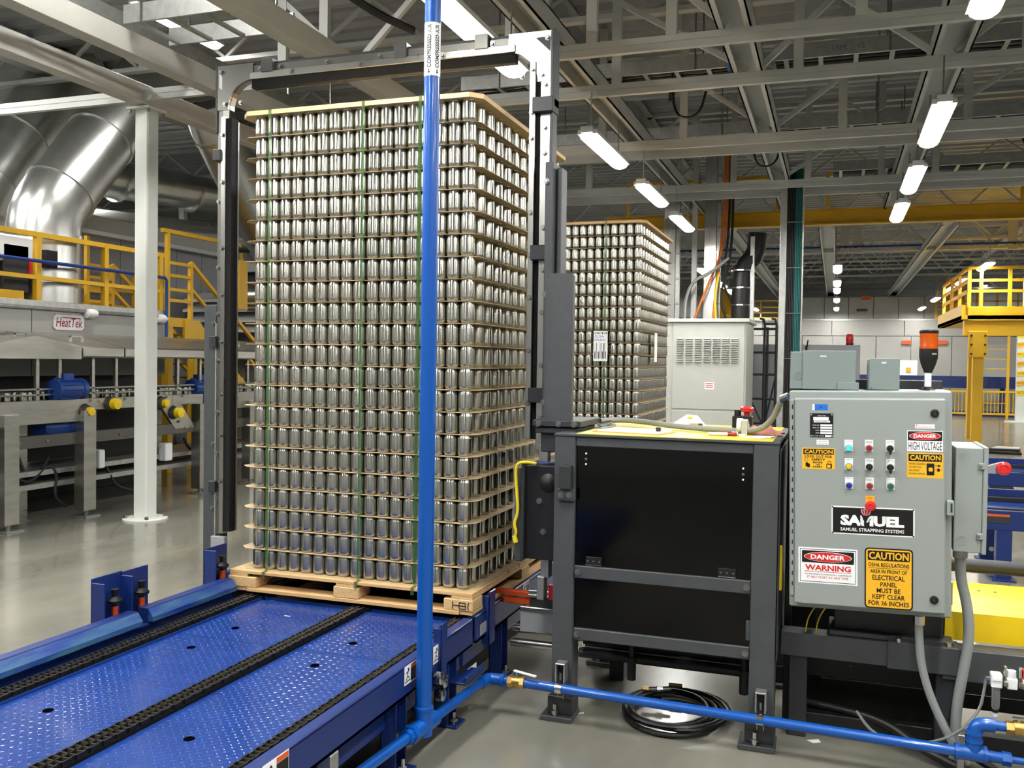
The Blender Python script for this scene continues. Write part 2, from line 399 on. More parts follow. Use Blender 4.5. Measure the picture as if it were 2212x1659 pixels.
# ================================================================== cable trays
rungx = MB().box(-.02,.02,-.24,.24,0,.02).mesh('rung','galvanised'); rungy = MB().box(-.24,.24,-.02,.02,0,.02).mesh('rung','galvanised')
bracket = MB().box(-.035,.035,-.006,.006,0,.11).box(-.035,.035,-.03,.03,.1,.115).mesh('bracket','galvanised')
def tray(axis, c, z, a0, a1, label, cables=(), step=.3):
    if axis == 'x':
        t = thing('cable_ladder', label, 'cable tray', ((a0+a1)/2,c,z), 'cable ladders under the roof')
        for s_ in (-1,1): cb(a0,a1,c+s_*.25-.012,c+s_*.25+.012,z,z+.14).build('side_rail','galvanised',t)
        a = a0+.1
        while a < a1: place('rung', rungx, t, (a,c,z)); a += step
        a = a0+.2
        for k, (m, off, r) in enumerate(cables): MB().tube([(a0+(a1-a0)*i/14, c+off+.02*math.sin(i*1.7+k), z+.035+.01*math.sin(i*2.3+k)) for i in range(15)], r, 6).build('cable', m, t)
    else:
        t = thing('cable_ladder', label, 'cable tray', (c,(a0+a1)/2,z), 'cable ladders under the roof')
        for s_ in (-1,1): cb(c+s_*.25-.012,c+s_*.25+.012,a0,a1,z,z+.12).build('side_rail','galvanised',t)
        a = a0+.1
        while a < a1: place('rung', rungy, t, (c,a,z)); a += step
        for k, (m, off, r) in enumerate(cables): MB().tube([(c+off+.02*math.sin(i*1.7+k), a0+(a1-a0)*i/14, z+.035+.01*math.sin(i*2.3+k)) for i in range(15)], r, 6).build('cable', m, t)
    for a in (a0+(a1-a0)*.15, a0+(a1-a0)*.85):
        for s_ in (-1,1):
            q = (a,c+s_*.27) if axis == 'x' else (c+s_*.27,a); MB().cyl((q[0],q[1],z),(q[0],q[1],5.36),.008,6).build('hanger_rod','bolt',t)
    return t
CB = (('black',-.1,.014),('hose_black',.02,.018),('black',.12,.012))
CO = (('cable_orange',-.12,.014),('cable_orange',-.07,.013),('black',0,.014),('cable_orange',.08,.012),('cable_orange',.16,.013),('black',.12,.012))
tray('y', -3.48, 4.08, -2, 6.4, 'ladder tray of orange cables above the white column', CO)
tray('x', 2.05, 4.0, -3.0, -1.85, 'short ladder tray between two white beams', ())
tray('x', 1.6, 4.05, -1.5, 1.0, 'ladder tray above the strapping arch', CB)
text('1515   12',-.62,-.30,4.085,4.14,1.337,'chalk',bpy.data.objects['cable_ladder.002'],name='chalk_mark')
tray('x', 1.55, 4.1, 1.3, 3.0, 'ladder tray at the top edge beside the roof channel', CB)
tray('x', 5.25, 4.28, -1.6, 1.2, 'nearer ladder tray over the hanging lamps', CB)
tray('x', 5.2, 4.28, 1.5, 8, 'nearer ladder tray above the control cabinet', CB)
text('13M    12',2.0,2.27,4.325,4.37,4.937,'chalk',bpy.data.objects['cable_ladder.005'],name='chalk_mark')
tray('x', 7.7, 4.25, -1.8, 1.2, 'middle ladder tray over the hanging lamps', CB)
tray('x', 7.65, 4.25, 1.5, 8, 'middle ladder tray above the control cabinet', CB)
tray('x', 10.2, 4.25, 2.0, 8, 'farther ladder tray above the yellow beam', CB)
for pts, r in (([(-1.62,1.0,4.6),(-1.55,1.2,4.25),(-1.3,1.7,4.15),(-1.1,2.1,4.0),(-.95,2.5,3.98)],.03),):
    tag(MB().tube(pts, r, 8, 2).build('cable_bundle','black',None,True), 'thick black cable bundle hanging beside the white roof beam', 'cable')
for i, (x,y) in enumerate(((.55,5.1),(3.6,5.1),(1.1,7.5),(3.9,7.5))):
    b = MB().tube([(x,y,4.3),(x+.02,y-.1,4.0),(x+.1,y-.15,3.82),(x+.28,y-.1,3.86),(x+.32,y,4.1)], .012, 6, 2); b.cyl((x,y-.02,4.2),(x,y-.04,4.02),.03,8)
    tag(b.build('cable_drop','black',None,True), f'looping black cable drop with plug, {ORD[i]} under the ladder trays', 'cable', 'cable drops under the ladder trays')
o = MB().cyl((1.28,3.5,5.2),(1.2,4.2,4.0),.035,10)
tag(o.build('air_pipe','dark_blue',None,True), 'blue air pipe dropping between the roof beams', 'pipe')
# yellow crane beam and rail
cbm = MB(); cbm.box(-1.6,9,11.35,11.37,3.72,3.92); cbm.box(-1.6,9,11.28,11.44,3.7,3.72); cbm.box(-1.6,9,11.28,11.44,3.92,3.94)
tag(cbm.build('crane_beam','yellow'), 'long yellow steel beam crossing under the roof', 'beam')
for x0, x1, lab in ((-1.2,.0,'yellow overhead guard rail behind the far can stack'),(.45,1.2,'short yellow overhead guard rail beside the vertical cable tray'),(1.9,4.6,'long yellow overhead guard rail above the yellow beam')):
    t = thing('guard_rail', lab, 'railing', (x0,11.2,3.94))
    MB().bar((x0,11.2,4.45),(x1,11.2,4.45),.05,.05).build('top_rail','yellow',t)
    for x in (x0+.02, x1-.02): MB().bar((x,11.2,3.94),(x,11.2,4.43),.05,.05).build('post','yellow',t)
# ================================================================== blue chain conveyors
def lug_mesh(x0, x1, y0, y1, z, px=.034):
    b = MB(); j = 0; y = y0+.012
    while y < y1-.012:
        x = x0+.012+(px/2 if j % 2 else 0)
        while x < x1-.012:
            a = .011; c = .0035; h = .0014; up = (j % 2)
            dx, dy = (a*.75, a*.66) if up else (a*.75, -a*.66); nx, ny = (-dy/a*c, dx/a*c)
            b.add([(x-dx,y-dy,z),(x+nx,y+ny,z),(x+dx,y+dy,z),(x-nx,y-ny,z),(x-dx*.5,y-dy*.5,z+h),(x+nx*.4,y+ny*.4,z+h),(x+dx*.5,y+dy*.5,z+h),(x-nx*.4,y-ny*.4,z+h)],
                  [(4,5,6,7),(0,1,5,4),(1,2,6,5),(2,3,7,6),(3,0,4,7)])
            x += px
        y += .0165; j += 1
    return b
def chain_mb(x, y0, y1, z):
    b = MB(); y = y0; k = 0
    while y < y1:
        o = .004 if k % 2 else 0
        for s_ in (-1,1):
            b.box(x+s_*(.012+o)-.002, x+s_*(.012+o)+.002, y-.004, y+.029, z, z+.014)
        b.cyl((x-.011,y,z+.007),(x+.011,y,z+.007),.0068,6)
        y += .0254; k += 1
    return b
def slip_label(y0, y1, z0, z1, x, parent):
    l = bx(x,x+.001,y0,y1,z0,z1).build('warning_label','white',parent)
    m = y0+(y1-y0)*.52
    bx(x,x+.0016,m,y1-.003,z0+.003,z1-(z1-z0)*.25).build('text_block','sign_black',l); bx(x,x+.0016,m,y1-.003,z1-(z1-z0)*.23,z1-.003).build('header','sign_orange',l)
    h = z1-z0; c = y0+(m-y0)*.5; b = MB(); X = x+.0018
    b.cyl((x,c+.006,z0+h*.78),(X,c+.006,z0+h*.78),h*.07,8)
    for p, q in (((c+.004,.70),(c-.002,.45)),((c-.002,.45),(c+.012,.30)),((c-.002,.45),(c-.012,.22)),((c+.003,.66),(c+.014,.72)),((c+.003,.66),(c-.013,.62)),((y0+.004,.14),(m-.004,.18))):
        b.bar((x+.0009,p[0],z0+h*p[1]),(x+.0009,q[0],z0+h*q[1]),.004,.0018,(1,0,0))
    b.build('falling_figure','sign_black',l); return l
foot_m = MB().cbox(-.07,.07,-.05,.05,0,.012).mesh('foot_plate','blue'); nut_m = MB().cyl((0,0,0),(0,0,.05),.009,8).cyl((0,0,.012),(0,0,.024),.017,6).mesh('anchor_bolt','chrome')
def conveyor(y0, y1, label, legs, panels, holes=(), left_rails=(), lugs=True, ro=0):
    t = thing('chain_conveyor', label, 'conveyor', (0,(y0+y1)/2,0))
    # right and left side channels
    for s_, xo in ((1,.62),(-1,-.66)):
        b = MB(); xi = xo-s_*.045
        a0, a1 = sorted((xo,xi))
        b.cbox(a0,a1,y0,y1,.384,.398); b.box(*sorted((xo,xo-s_*.008)),y0,y1,.28,.39); b.box(a0,a1,y0,y1,.28,.29)
        b.build('side_channel','blue',t)
        bx(*sorted((xo-s_*.06,xo-s_*.10)),y0,y1,.17,.27).build('lower_rail','blue',t)
    for n_, (a, b_) in enumerate(panels):
        for x0, x1 in ((-.46,.025),(.105,.525)):
            b = MB(); b.box(x0,x1,a+.0012,b_-.0012,.363,.375); p = b.build('deck_plate','deck_blue',t)
            if lugs: tag(lug_mesh(x0,x1,a,b_,.375).build('tread_lugs','deck_blue',p), None, None, None, 'stuff')
            if x0 < 0: 
                for xx in (x0,x1): bx(xx-.003,xx+.003,a,b_,.372,.383).build('deck_edge','deck_blue',p)
            for hx, hy in holes:
                if x0 < hx < x1 and a <= hy < b_: MB().cyl((hx,hy,.3752),(hx,hy,.3772),.017,16).build('access_hole','hole',p)
    for x in (-.505,.065,.552):
        if x < .5: bx(x-.032,x+.032,y0,y1,.345,.381).build('chain_track','black',t)
        for k in ((-.015,.015) if x < .5 else (0,)):
            tag(chain_mb(x+k,y0+.02,y1-.02,.383).build('roller_chain','chain',t), None, None, None, 'stuff')
    for a, b_ in left_rails:
        r = cb(-.665-ro,-.615-ro,a,b_,.398,.462).build('guide_rail','blue',t)
        MB().prism([(-.615-ro,.458),(-.592-ro,.425),(-.592-ro,.405),(-.615-ro,.405)],'y',a,b_).build('wear_strip','blue_scuffed',r)
    for y in legs:
        for x in (.575,-.62):
            l = MB(); l.cbox(x-.035,x-.027,y-.045,y+.045,0.0,.29); l.cbox(x-.035,x+.03,y-.045,y-.038,0,.29); l.cbox(x-.035,x+.03,y+.038,y+.045,0,.29)
            lo = l.build('leg','blue',t)
            place('foot_plate', foot_m, lo, (x,y,0)); place('anchor_bolt', nut_m, lo, (x+.045,y-.02,.012)); 
            for dz in (.1,.13): MB().cyl((x-.03,y+.01,dz),(x+.012,y+.01,dz),.011,6).build('bolt','chrome',lo)
    for y in legs: bx(-.6,.56,y-.03,y+.03,.2,.25).build('cross_member','blue',t)
    return t
cv = conveyor(-3.3,-.1,'blue chain conveyor with tread plate deck in front of the can stack', (-2.4,-.76,-.28), ((-3.3,-2.1),(-2.1,-.68),(-.68,-.1)),
     ((-.28,-1.52),(-.283,-.82),(-.284,-.536),(.283,-1.54),(.278,-.827),(.276,-.537)), ((-3.3,-.735),(-.675,-.1)))
slip_label(-.775,-.675,.325,.395,.621,cv); slip_label(-.52,-.42,.325,.395,.621,cv); slip_label(-1.66,-1.53,.315,.395,.621,cv)
bx(-.2,-.17,-.3,-.295,.3758,.3764).build('paper_scrap','paper',cv)
# support brackets at the side
def side_bracket(y, z0, z1, w=.055):
    b = MB(); b.cbox(.63,.638,y-w/2,y+w/2,z0,z1); b.cbox(.60,.638,y-w/2,y-w/2+.006,z0,z1-.02)
    return b.build('upright_bracket','blue',cv)
cb(.575,.625,-1.30,-1.25,0,.28).build('support_post','galvanised',cv); cb(.575,.58,-1.40,-1.30,.03,.24).build('gusset_plate','dark_blue',cv)
side_bracket(-.445,.22,.475); side_bracket(-.61,.20,.40,.05)
knob = MB().lathe([(.0,0),(.022,.002),(.026,.012),(.026,.03),(.018,.036),(0,.036)],(0,0,0),14,'x').mesh('round_nut','chrome',(0,0,0),True)
for y,z in ((-.54,.285),(-.5,.26),(-.52,.212)): place('round_nut',knob,cv,(.638,y,z))
bx(.638,.64,-.2,-.1,.17,.21).build('data_plate','white',cv)
cb(.62,.70,-.36,-.16,.20,.208).build('sensor_shelf','blue',cv); cb(.69,.70,-.36,-.16,.20,.235).build('shelf_lip','blue',cv)
cv2 = conveyor(-.06,2.1,'blue chain conveyor carrying the near pallet of cans', (.36,1.7), ((-.06,1.0),(1.0,2.1)), (), ((-.06,2.1),), False, .08)
slip_label(.58,.68,.33,.395,.621,cv2); b = MB(); b.cbox(.63,.64,.06,.13,.24,.48); b.cbox(.60,.64,.06,.068,.24,.46); b.build('upright_bracket','blue',cv2)
bx(.622,.624,-.02,.14,.30,.35).build('data_plate','grey_panel',cv2)
conveyor(2.15,6.2,'blue chain conveyor carrying the far pallet of cans', (2.6,5.4), ((2.15,4.2),(4.2,6.2)), (), (), False)
for i, (ya, lab) in enumerate(((-.87,'bent blue sensor guard plate, nearer of the pair beside the conveyor'),(-.715,'bent blue sensor guard plate, farther of the pair beside the conveyor'),(-.165,'bent blue sensor guard plate beside the wooden pallet'))):
    t = thing('sensor_guard', lab, 'bracket', (-.69,ya+.08,0), 'sensor guards beside the conveyor')
    b = MB(); b.cbox(-.735,-.729,ya,ya+.17,.36,.615-.006*i); b.cbox(-.735,-.665,ya,ya+.006,.36,.60); b.build('bent_plate','blue',t)
    cb(-.735,-.665,ya+.05,ya+.12,0,.37).build('stand','blue',t)
    b = MB().lathe([(.012,.37),(.012,.5),(.03,.505),(.032,.515),(.012,.53),(.016,.56),(.0,.562)],(-.69,ya+.085,0),12); b.build('sensor_head','black',t,True)
    MB().cyl((-.69,ya+.085,.43),(-.69,ya+.085,.49),.0135,10).build('orange_sleeve','orange_steel',t)

# ================================================================== pallets, cans, tier sheets
P = .0667; ROWDY = P*math.sqrt(3)/2; NROW = 23; LH = .0986; Z0 = .5
prof_can = [(.0,.010),(.021,.004),(.024,0),(.027,.002),(.0325,.0125),(.0329,.02),(.0329,.079),(.0322,.083),(.0285,.0920),(.0283,.0938),(.0298,.0955),(.0298,.0962),(.0272,.0962),(.0272,.0942)]
def can_mb(n, prof): return MB().lathe(prof,(0,0,0),n)
def can_uv(me, n):
    me.uv_layers.new(name='UVMap'); L = len(me.loops); P_ = len(me.polygons)
    vi = np.empty(L, np.int32); me.loops.foreach_get('vertex_index', vi); co = np.empty(len(me.vertices)*3, np.float32); me.vertices.foreach_get('co', co)
    st = np.empty(P_, np.int32); me.polygons.foreach_get('loop_start', st); tot = np.empty(P_, np.int32); me.polygons.foreach_get('loop_total', tot)
    k = vi % n; pid = np.repeat(np.arange(P_), tot); has0 = np.zeros(P_, bool); hasn = np.zeros(P_, bool)
    has0[pid[k == 0]] = True; hasn[pid[k == n-1]] = True
    u = k/n; u[(k == 0) & (has0 & hasn)[pid]] = 1.0
    uv = np.stack([u, co.reshape(-1,3)[vi,2]*3.0], 1).astype(np.float32); me.uv_layers['UVMap'].data.foreach_set('uv', uv.ravel())
can_me = can_mb(22, prof_can).mesh('can','can',(0,0,0),True); can_uv(can_me, 22)
prof_low = [(.024,0),(.0325,.0125),(.0329,.02),(.0329,.079),(.0285,.0925),(.0298,.0968)]
def cans_stuff(poss, n, prof, name, label):
    base = MB().lathe(prof,(0,0,0),n); vs = []; fs = []; k = len(base.v)
    for i, (x,y,z) in enumerate(poss):
        vs += [(a+x,b+y,c+z) for a,b,c in base.v]; o = i*k; fs += [tuple(j+o for j in f) for f in base.f]
    b = MB(); b.v = vs; b.f = fs
    o = b.build(name,'can',None,True); can_uv(o.data, n); tag(o, label, 'cans', None, 'stuff'); return o
def grid_positions(yoff, rng):
    front = {}; ring = []; hidden = []
    for k in range(22):
        z = Z0+k*LH+.0008; jx = rng.uniform(-.003,.003)
        for r in range(NROW):
            n = 17-(r % 2)
            for i in range(n):
                x = (i-(n-1)/2)*P+jx; y = yoff+r*ROWDY
                if r == 0: front[k,i] = (x,y,z)
                elif i >= n-1 or r == 1: ring.append((x,y,z))
                elif i == 0 or i == n-2 or r == NROW-1: hidden.append((x,y,z))
    return front, ring, hidden
def octo(x0,x1,y0,y1,c): return [(x0+c,y0),(x1-c,y0),(x1,y0+c),(x1,y1-c),(x1-c,y1),(x0+c,y1),(x0,y1-c),(x0,y0+c)]
def stack(yoff, which, singles):
    rng = random.Random(3+int(yoff*10)); front, ring, hidden = grid_positions(yoff, rng)
    if singles:
        ks = sorted(front, key=lambda q: (Vector(front[q])-CAM).length)
        for q in ks[:300]:
            k, i = q; o = place('drink_can', can_me, None, front[q], rng.uniform(0,6.28))
            tag(o, f'shiny bare can, {ORD[16-i]} from the right, {ORD[21-k]} layer down, near stack', 'can', 'front cans of the near pallet stack')
        ring = [front[q] for q in ks[300:]]+ring
        cans_stuff(ring, 18, prof_can, 'remaining_cans', f'remaining bare cans packed in the {which} pallet stack')
    else:
        cans_stuff(list(front.values())+ring, 16, prof_can, 'remaining_cans', f'bare cans packed in the {which} pallet stack')
    # inner cans only close the gaps
    cans_stuff(hidden, 9, prof_low, 'inner_cans', f'inner cans hidden inside the {which} pallet stack')
    for k in range(22):
        z = Z0+k*LH; jx = rng.uniform(-.006,.006); x0, x1 = -.632+jx, .592+jx
        b = MB()
        # slightly sagging overhang on the open sides
        pts = octo(x0,x1,yoff-.0365+rng.uniform(-.002,.002),yoff+1.345,.045); n = len(pts)
        inner = [(max(-.54,min(.54,x)), max(yoff+.0,min(yoff+1.3,y))) for x,y in pts]
        vs = []
        for zz in (z-.0012, z+.0004):
            vs += [(x,y,zz-rng.uniform(.0,.0015)) for x,y in pts]
            vs += [(x,y,zz) for x,y in inner]
        m = 2*n; fs = []
        for base, rev in ((0,True),(m,False)):
            for i in range(n):
                f = (base+i, base+(i+1)%n, base+n+(i+1)%n, base+n+i); fs.append(f[::-1] if rev else f)
            f = tuple(base+n+i for i in range(n)); fs.append(f[::-1] if rev else f)
        for i in range(n): fs.append((i,(i+1)%n,m+(i+1)%n,m+i))
        b.add(vs, fs); o = b.build('tier_sheet','cardboard')
        tag(o, f'thin cardboard sheet under the {ORD[21-k]} can layer from the top, {which} stack', 'cardboard sheet', f'cardboard sheets of the {which} stack')
    zt = Z0+22*LH
    tag(MB().prism(octo(-.64,.60,yoff-.05,yoff+1.35,.05),'z',zt,zt+.021).build('top_frame','wood_top' if singles else 'wood'), f'pale wooden top board with clipped corners on the {which} can stack', 'top board')
    # pallet
    y0, y1 = yoff-.075, yoff+1.38; xa, xb = -.655,.605
    t = thing('wooden_pallet', f'wooden block pallet under the {which} can stack', 'pallet', (-.02,(y0+y1)/2,.4))
    n = 9; wy = (y1-y0)/n
    for i in range(n): cb(xa,xb,y0+i*wy+.004,y0+(i+1)*wy-.004,.482,.497,.0015).build('deck_board','wood',t)
    for xx in ((xa,xa+.1),(-.075,.03),(xb-.1,xb)): cb(xx[0],xx[1],y0+.005,y1-.005,.468,.4825,.0015).build('stringer_board','wood_y',t)
    for xx in ((xa-.006,xa+.15),(-.085,.045),(xb-.135,xb+.004)):
        for yy in ((y0,y0+.12),((y0+y1)/2-.06,(y0+y1)/2+.06),(y1-.12,y1)): cb(xx[0],xx[1],yy[0],yy[1],.418,.468,.003).build('block','wood_y',t)
    for yy in ((y0-.004,y0+.095),((y0+y1)/2-.05,(y0+y1)/2+.05),(y1-.1,y1)): cb(xa+.1,xb-.06,yy[0],yy[1],.400,.417,.0015).build('bottom_board','wood',t)
    for xx in ((xa,xa+.095),(xb-.058,xb)): cb(xx[0],xx[1],y0+.005,y1,.400,.4175,.0015).build('bottom_board','wood_y',t)
    return t
pal = stack(0.0,'near',True)
# burnt-in mark on the corner block
mk = MB(); Y = -.0765
for a, b_ in (((.515,.425),(.515,.458)),((.515,.4415),(.575,.4415)),((.545,.428),(.545,.455)),((.545,.455),(.575,.455)),((.545,.428),(.575,.428)),((.575,.428),(.575,.455)),((.59,.425),(.585,.44)),((.585,.44),(.592,.458))):
    mk.bar((a[0],Y,a[1]),(b_[0],Y,b_[1]),.003,.0012,(0,1,0))
mk.build('brand_mark','sign_black',pal)
stack(3.72,'far',False)
def strap(x, yf, yb, label, w=.016):
    t = .0014; zt = Z0+22*LH+.0225; zb = .466; b = MB()
    for y_, d_ in ((yf,-1),(yb,1)):
        b.box(x-w/2,x+w/2,*sorted((y_,y_+d_*t)),.4995,zt); b.box(x-w/2,x+w/2,*sorted((y_,y_+d_*.027)),.498,.4995); b.box(x-w/2,x+w/2,*sorted((y_+d_*.0262,y_+d_*.0275)),zb,.4995)
    b.box(x-w/2,x+w/2,yf-t,yb+t,zt,zt+t)
    tag(b.build('plastic_strap','strap_green'), label, 'strap', 'green straps round the can stacks')
for x, lab in ((-.462,'green plastic strap over the second can column of the near stack'),(.033,'green plastic strap down the middle of the near stack'),(.318,'green plastic strap beside the upright blue pipe')): strap(x,-.0515,1.3545,lab)
strap(.27,3.6685,5.0745,'green plastic strap on the far can stack')
for n_, (x0,x1,lab) in enumerate(((.18,.30,'white bar code placard on the front of the far can stack'),)):
    t = thing('pallet_placard', lab, 'label', ((x0+x1)/2,3.665,1.55))
    cb(x0,x1,3.664,3.666,1.53,1.78).build('card','paper',t)
    text('G.3A', x0+.01, x1-.03, 1.725, 1.745, 3.6635, 'sign_blue', t)
    for r, (a, b_) in enumerate(((1.755,1.77),(1.70,1.712),(1.55,1.69))):
        bb = MB(); x = x0+.01
        while x < x1-.012:
            wd = random.choice((.003,.005,.007)); bb.box(x,x+wd,3.6634,3.664,a,b_ if r < 2 else a+.06+.07*(int((x-x0)*60)%2)); x += wd+.006
        bb.build('bar_code','sign_black',t)
t = thing('pallet_placard', 'white placard on the side of the far can stack', 'label', (.615,4.15,1.55)); cb(.613,.615,4.08,4.2,1.53,1.78).build('card','paper',t)

# ================================================================== strapping arch
ar = thing('strapping_arch', 'aluminium strapping arch with black brushes around the near can stack', 'strapping arch', (-.15,.38,0))
AY = .35; XL0, XL1 = -1.066, -.938; XR0, XR1 = .695, .805; ZT = 3.07
bolt_y = MB().cyl((0,0,0),(0,-.014,0),.009,6).cyl((0,0,0),(0,-.004,0),.014,10).mesh('bolt','bolt')
# left upright
cb(XL0,XL0+.03,AY+.01,AY+.07,.56,2.98).build('back_plate','aluminium_satin',ar)
cb(XL0+.03,XL0+.058,AY-.005,AY+.05,.57,2.80).build('track_strip','aluminium',ar)
bx(XL0+.058,XL1-.034,AY+.002,AY+.06,.58,2.79).build('brush','bristle',ar)
cb(XL1-.034,XL1-.026,AY+.05,AY+.06,.58,2.78).build('edge_strip','aluminium',ar)
# right upright
cb(XR0,XR0+.03,AY-.005,AY+.05,1.15,2.93).build('track_strip','aluminium',ar)
bx(XR0+.03,XR0+.05,AY+.01,AY+.05,1.15,2.9).build('brush','bristle',ar)
cb(XR0+.05,XR1-.008,AY+.01,AY+.06,1.1,2.92).build('back_plate','aluminium',ar)
cb(XR1-.008,XR1+.006,AY-.005,AY+.07,1.1,3.07).build('edge_plate','machine_grey',ar)
for z in (1.36,2.03,2.72): 
    cb(XR0+.022,XR1-.006,AY-.03,AY+.01,z-.035,z+.035).build('clamp','machine_dark',ar)
cb(XR1-.012,XR1+.012,AY-.03,AY+.075,2.685,2.755).build('clamp','machine_dark',ar)
# top
cb(-.86,.62,AY+.012,AY+.06,ZT-.055,ZT-.012).build('back_plate','aluminium_satin',ar)
cb(-.86,.62,AY-.005,AY+.045,ZT-.088,ZT-.052).build('track_strip','aluminium',ar)
bx(-.85,.62,AY+.004,AY+.045,ZT-.135,ZT-.088).build('brush','bristle',ar)
bx(-1.04,.81,AY+.015,AY+.06,ZT-.014,ZT-.002).build('top_cover','machine_dark',ar)
for x in (-.75,.02,.45): cb(x-.035,x+.035,AY-.012,AY+.05,ZT-.06,ZT+.012).build('saddle','machine_grey' if x < .3 else 'aluminium_satin',ar)
# corner pieces: gusset with a curved track edge
def corner(cx, sx, cz, m):
    # quarter ring gusset: centre of curvature (cx,cz), opening towards the inside
    R = .145; n = 10; ox = cx+sx*(R+.075); oz = cz+R+.09
    arc = [(cx+sx*R*math.sin(math.pi/2*i/n), cz+R*math.cos(math.pi/2*i/n)) for i in range(n+1)]
    outer = [(ox, cz),(ox, oz-.0),(cx, oz)]
    b = MB().prism(arc+outer, 'y', AY+.004, AY+.012); g = b.build('corner_plate', m, ar)
    b = MB()
    for (a0,a1),(b0,b1) in zip(arc, arc[1:]): b.bar((a0,AY+.02,a1),(b0,AY+.02,b1),.05,.008,(0,1,0)) if False else b.add([(a0,AY-.008,a1),(b0,AY-.008,b1),(b0,AY+.05,b1),(a0,AY+.05,a1)],[(0,1,2,3)])
    b.build('curved_track', 'aluminium', ar, True)
    tri = [(ox-sx*.012, oz-.03),(ox-sx*.012, oz-.115),(ox-sx*.03, oz-.13),(ox-sx*.03, oz-.06)] if sx < 0 else [(ox-sx*.012, oz-.03),(ox-sx*.012, oz-.10),(ox-sx*.085, oz-.03)]
    MB().prism(tri,'y',AY+.0022,AY+.0038).build('cut_out','white' if sx < 0 else 'machine_dark',g)
    for dx, dz in ((.03,.035),(.15,.16),(.05,.20)): place('bolt', bolt_y, g, (ox-sx*dx if dx > .04 else ox-sx*.025, AY+.004, oz-dz if dz < .1 else cz+.03))
    b = MB(); b.cbox(*sorted((ox,ox+sx*.012)),AY,AY+.075,cz-.12,oz+.004); b.build('edge_plate','machine_grey',ar)
corner(-.845,-1,ZT-.235,'aluminium_satin'); corner(.585,1,ZT-.235,'aluminium')
for z in (.75,1.0,1.22,1.5,1.75,2.0,2.35,2.6): place('bolt',bolt_y,ar,(XL0+.012,AY+.01,z)); place('bolt',bolt_y,ar,(XL0+.044,AY-.005,z+.1))
for z in (1.25,1.5,1.75,1.95,2.15,2.5,2.62,2.82): place('bolt',bolt_y,ar,(XR0+.075,AY+.01,z)); place('bolt',bolt_y,ar,(XR0+.015,AY-.005,z+.07))
for x in (-.8,-.68,-.4,-.1,.2,.5): place('bolt',bolt_y,ar,(x,AY+.012,ZT-.034))
for x in (-.6,-.2,.25): place('bolt',bolt_y,ar,(x,AY-.005,ZT-.07))
# dark posts
po = MB(); po.cbox(-1.155,-1.075,AY+.02,AY+.13,0,1.80); po.build('post','machine_grey',ar)
bx(-1.075,-1.066,AY+.01,AY+.05,.45,1.70).build('post_lip','galvanised',ar)
for z in (.82,1.60): cb(-1.10,XL0+.01,AY-.012,AY+.02,z-.03,z+.03).build('clamp','machine_dark',ar)
cb(XL0-.012,XL0+.035,AY-.02,AY+.05,2.565,2.625).build('clamp','machine_dark',ar)
cb(-1.09,-1.0,AY+.0,AY+.03,.38,.55).build('lower_bracket','grey_panel',ar)
for z in (.7,1.05,1.7): place('bolt',bolt_y,ar,(-1.09,AY+.02,z))
cb(-1.19,-1.04,AY-.02,AY+.17,0,.012).build('base_plate','machine_grey',ar)
# column that carries the head
hc = thing('head_column', 'dark grey channel column with wide cover beside the arch', 'column', (.9,.2,1.2))
b = MB(); b.cbox(.80,.838,AY-.07,AY+.04,1.26,2.44); b.cbox(.846,.868,AY-.03,AY+.06,1.26,2.42); b.build('channel_post','machine_grey',hc)
b = MB(); pts = [(.866,1.262),(.993,1.262),(.993,1.895),(.986,1.908),(.866,1.908)]; b.prism(pts,'y',.10,.13); b.build('cover_plate','machine_grey',hc)
for z in (1.33,1.83,2.35): place('bolt',bolt_y,hc,(.808,AY-.07,z))
b = MB(); b.cbox(.83,1.05,.05,.4,1.235,1.262); b.cbox(.84,1.03,.06,.38,1.205,1.23); b.build('base_bracket','machine_dark',hc)
for x in (.86,.95,1.02): place('bolt',bolt_y,hc,(x,.05,1.248))
cb(.86,.93,.08,.3,1.12,1.205).build('lower_block','machine_dark',hc)
cb(.815,.86,.20,.24,1.02,1.14).build('hanger_bracket','galvanised',hc)

# ================================================================== strapping head enclosure
se = thing('strapping_head_frame', 'dark grey frame with black tinted panels and yellow top', 'machine', (1.42,.35,0))
ZTOP = 1.205
for x0, x1 in ((.968,1.058),(1.785,1.882)):
    for y0, y1 in ((-.062,.04),(.70,.80)):
        l = MB(); l.cbox(x0,x1,y0,y1,.045,ZTOP); lo = l.build('post','machine_grey',se)
        cb(x0-.035,x1+.01,y0-.04,y1,0,.022).build('foot_plate','machine_grey',lo); cb(x0-.012,x1+.004,y0-.01,y1,.022,.10).build('foot_block','machine_dark',lo)
        place('anchor_bolt', nut_m, lo, ((x0+x1)/2-.02,y0-.025,.022))
def hbar(z0, z1, y=-.055, nm='cross_bar'): return cb(1.058,1.785,y,y+.03,z0,z1).build(nm,'machine_grey',se)
for z0,z1 in ((1.165,ZTOP),(.607,.660),(.345,.395)):
    h = hbar(z0,z1)
    if z1 < 1:
        for x in (1.075,1.768): place('bolt', bolt_y, h, (x,-.055,(z0+z1)/2))
bx(1.058,1.785,-.040,-.034,.660,1.165).build('upper_panel','tinted_acrylic',se)
bx(1.058,1.785,-.040,-.034,.395,.607).build('lower_panel','tinted_acrylic',se)
for x in (1.10,1.745):
    for z, r in ((1.135,.004),(1.112,.006),(1.09,.004)): MB().cyl((x,-.040,z-(0 if x<1.5 else .03)),(x,-.044,z-(0 if x<1.5 else .03)),r,8).build('panel_screw','white' if r < .005 else 'bolt',se)
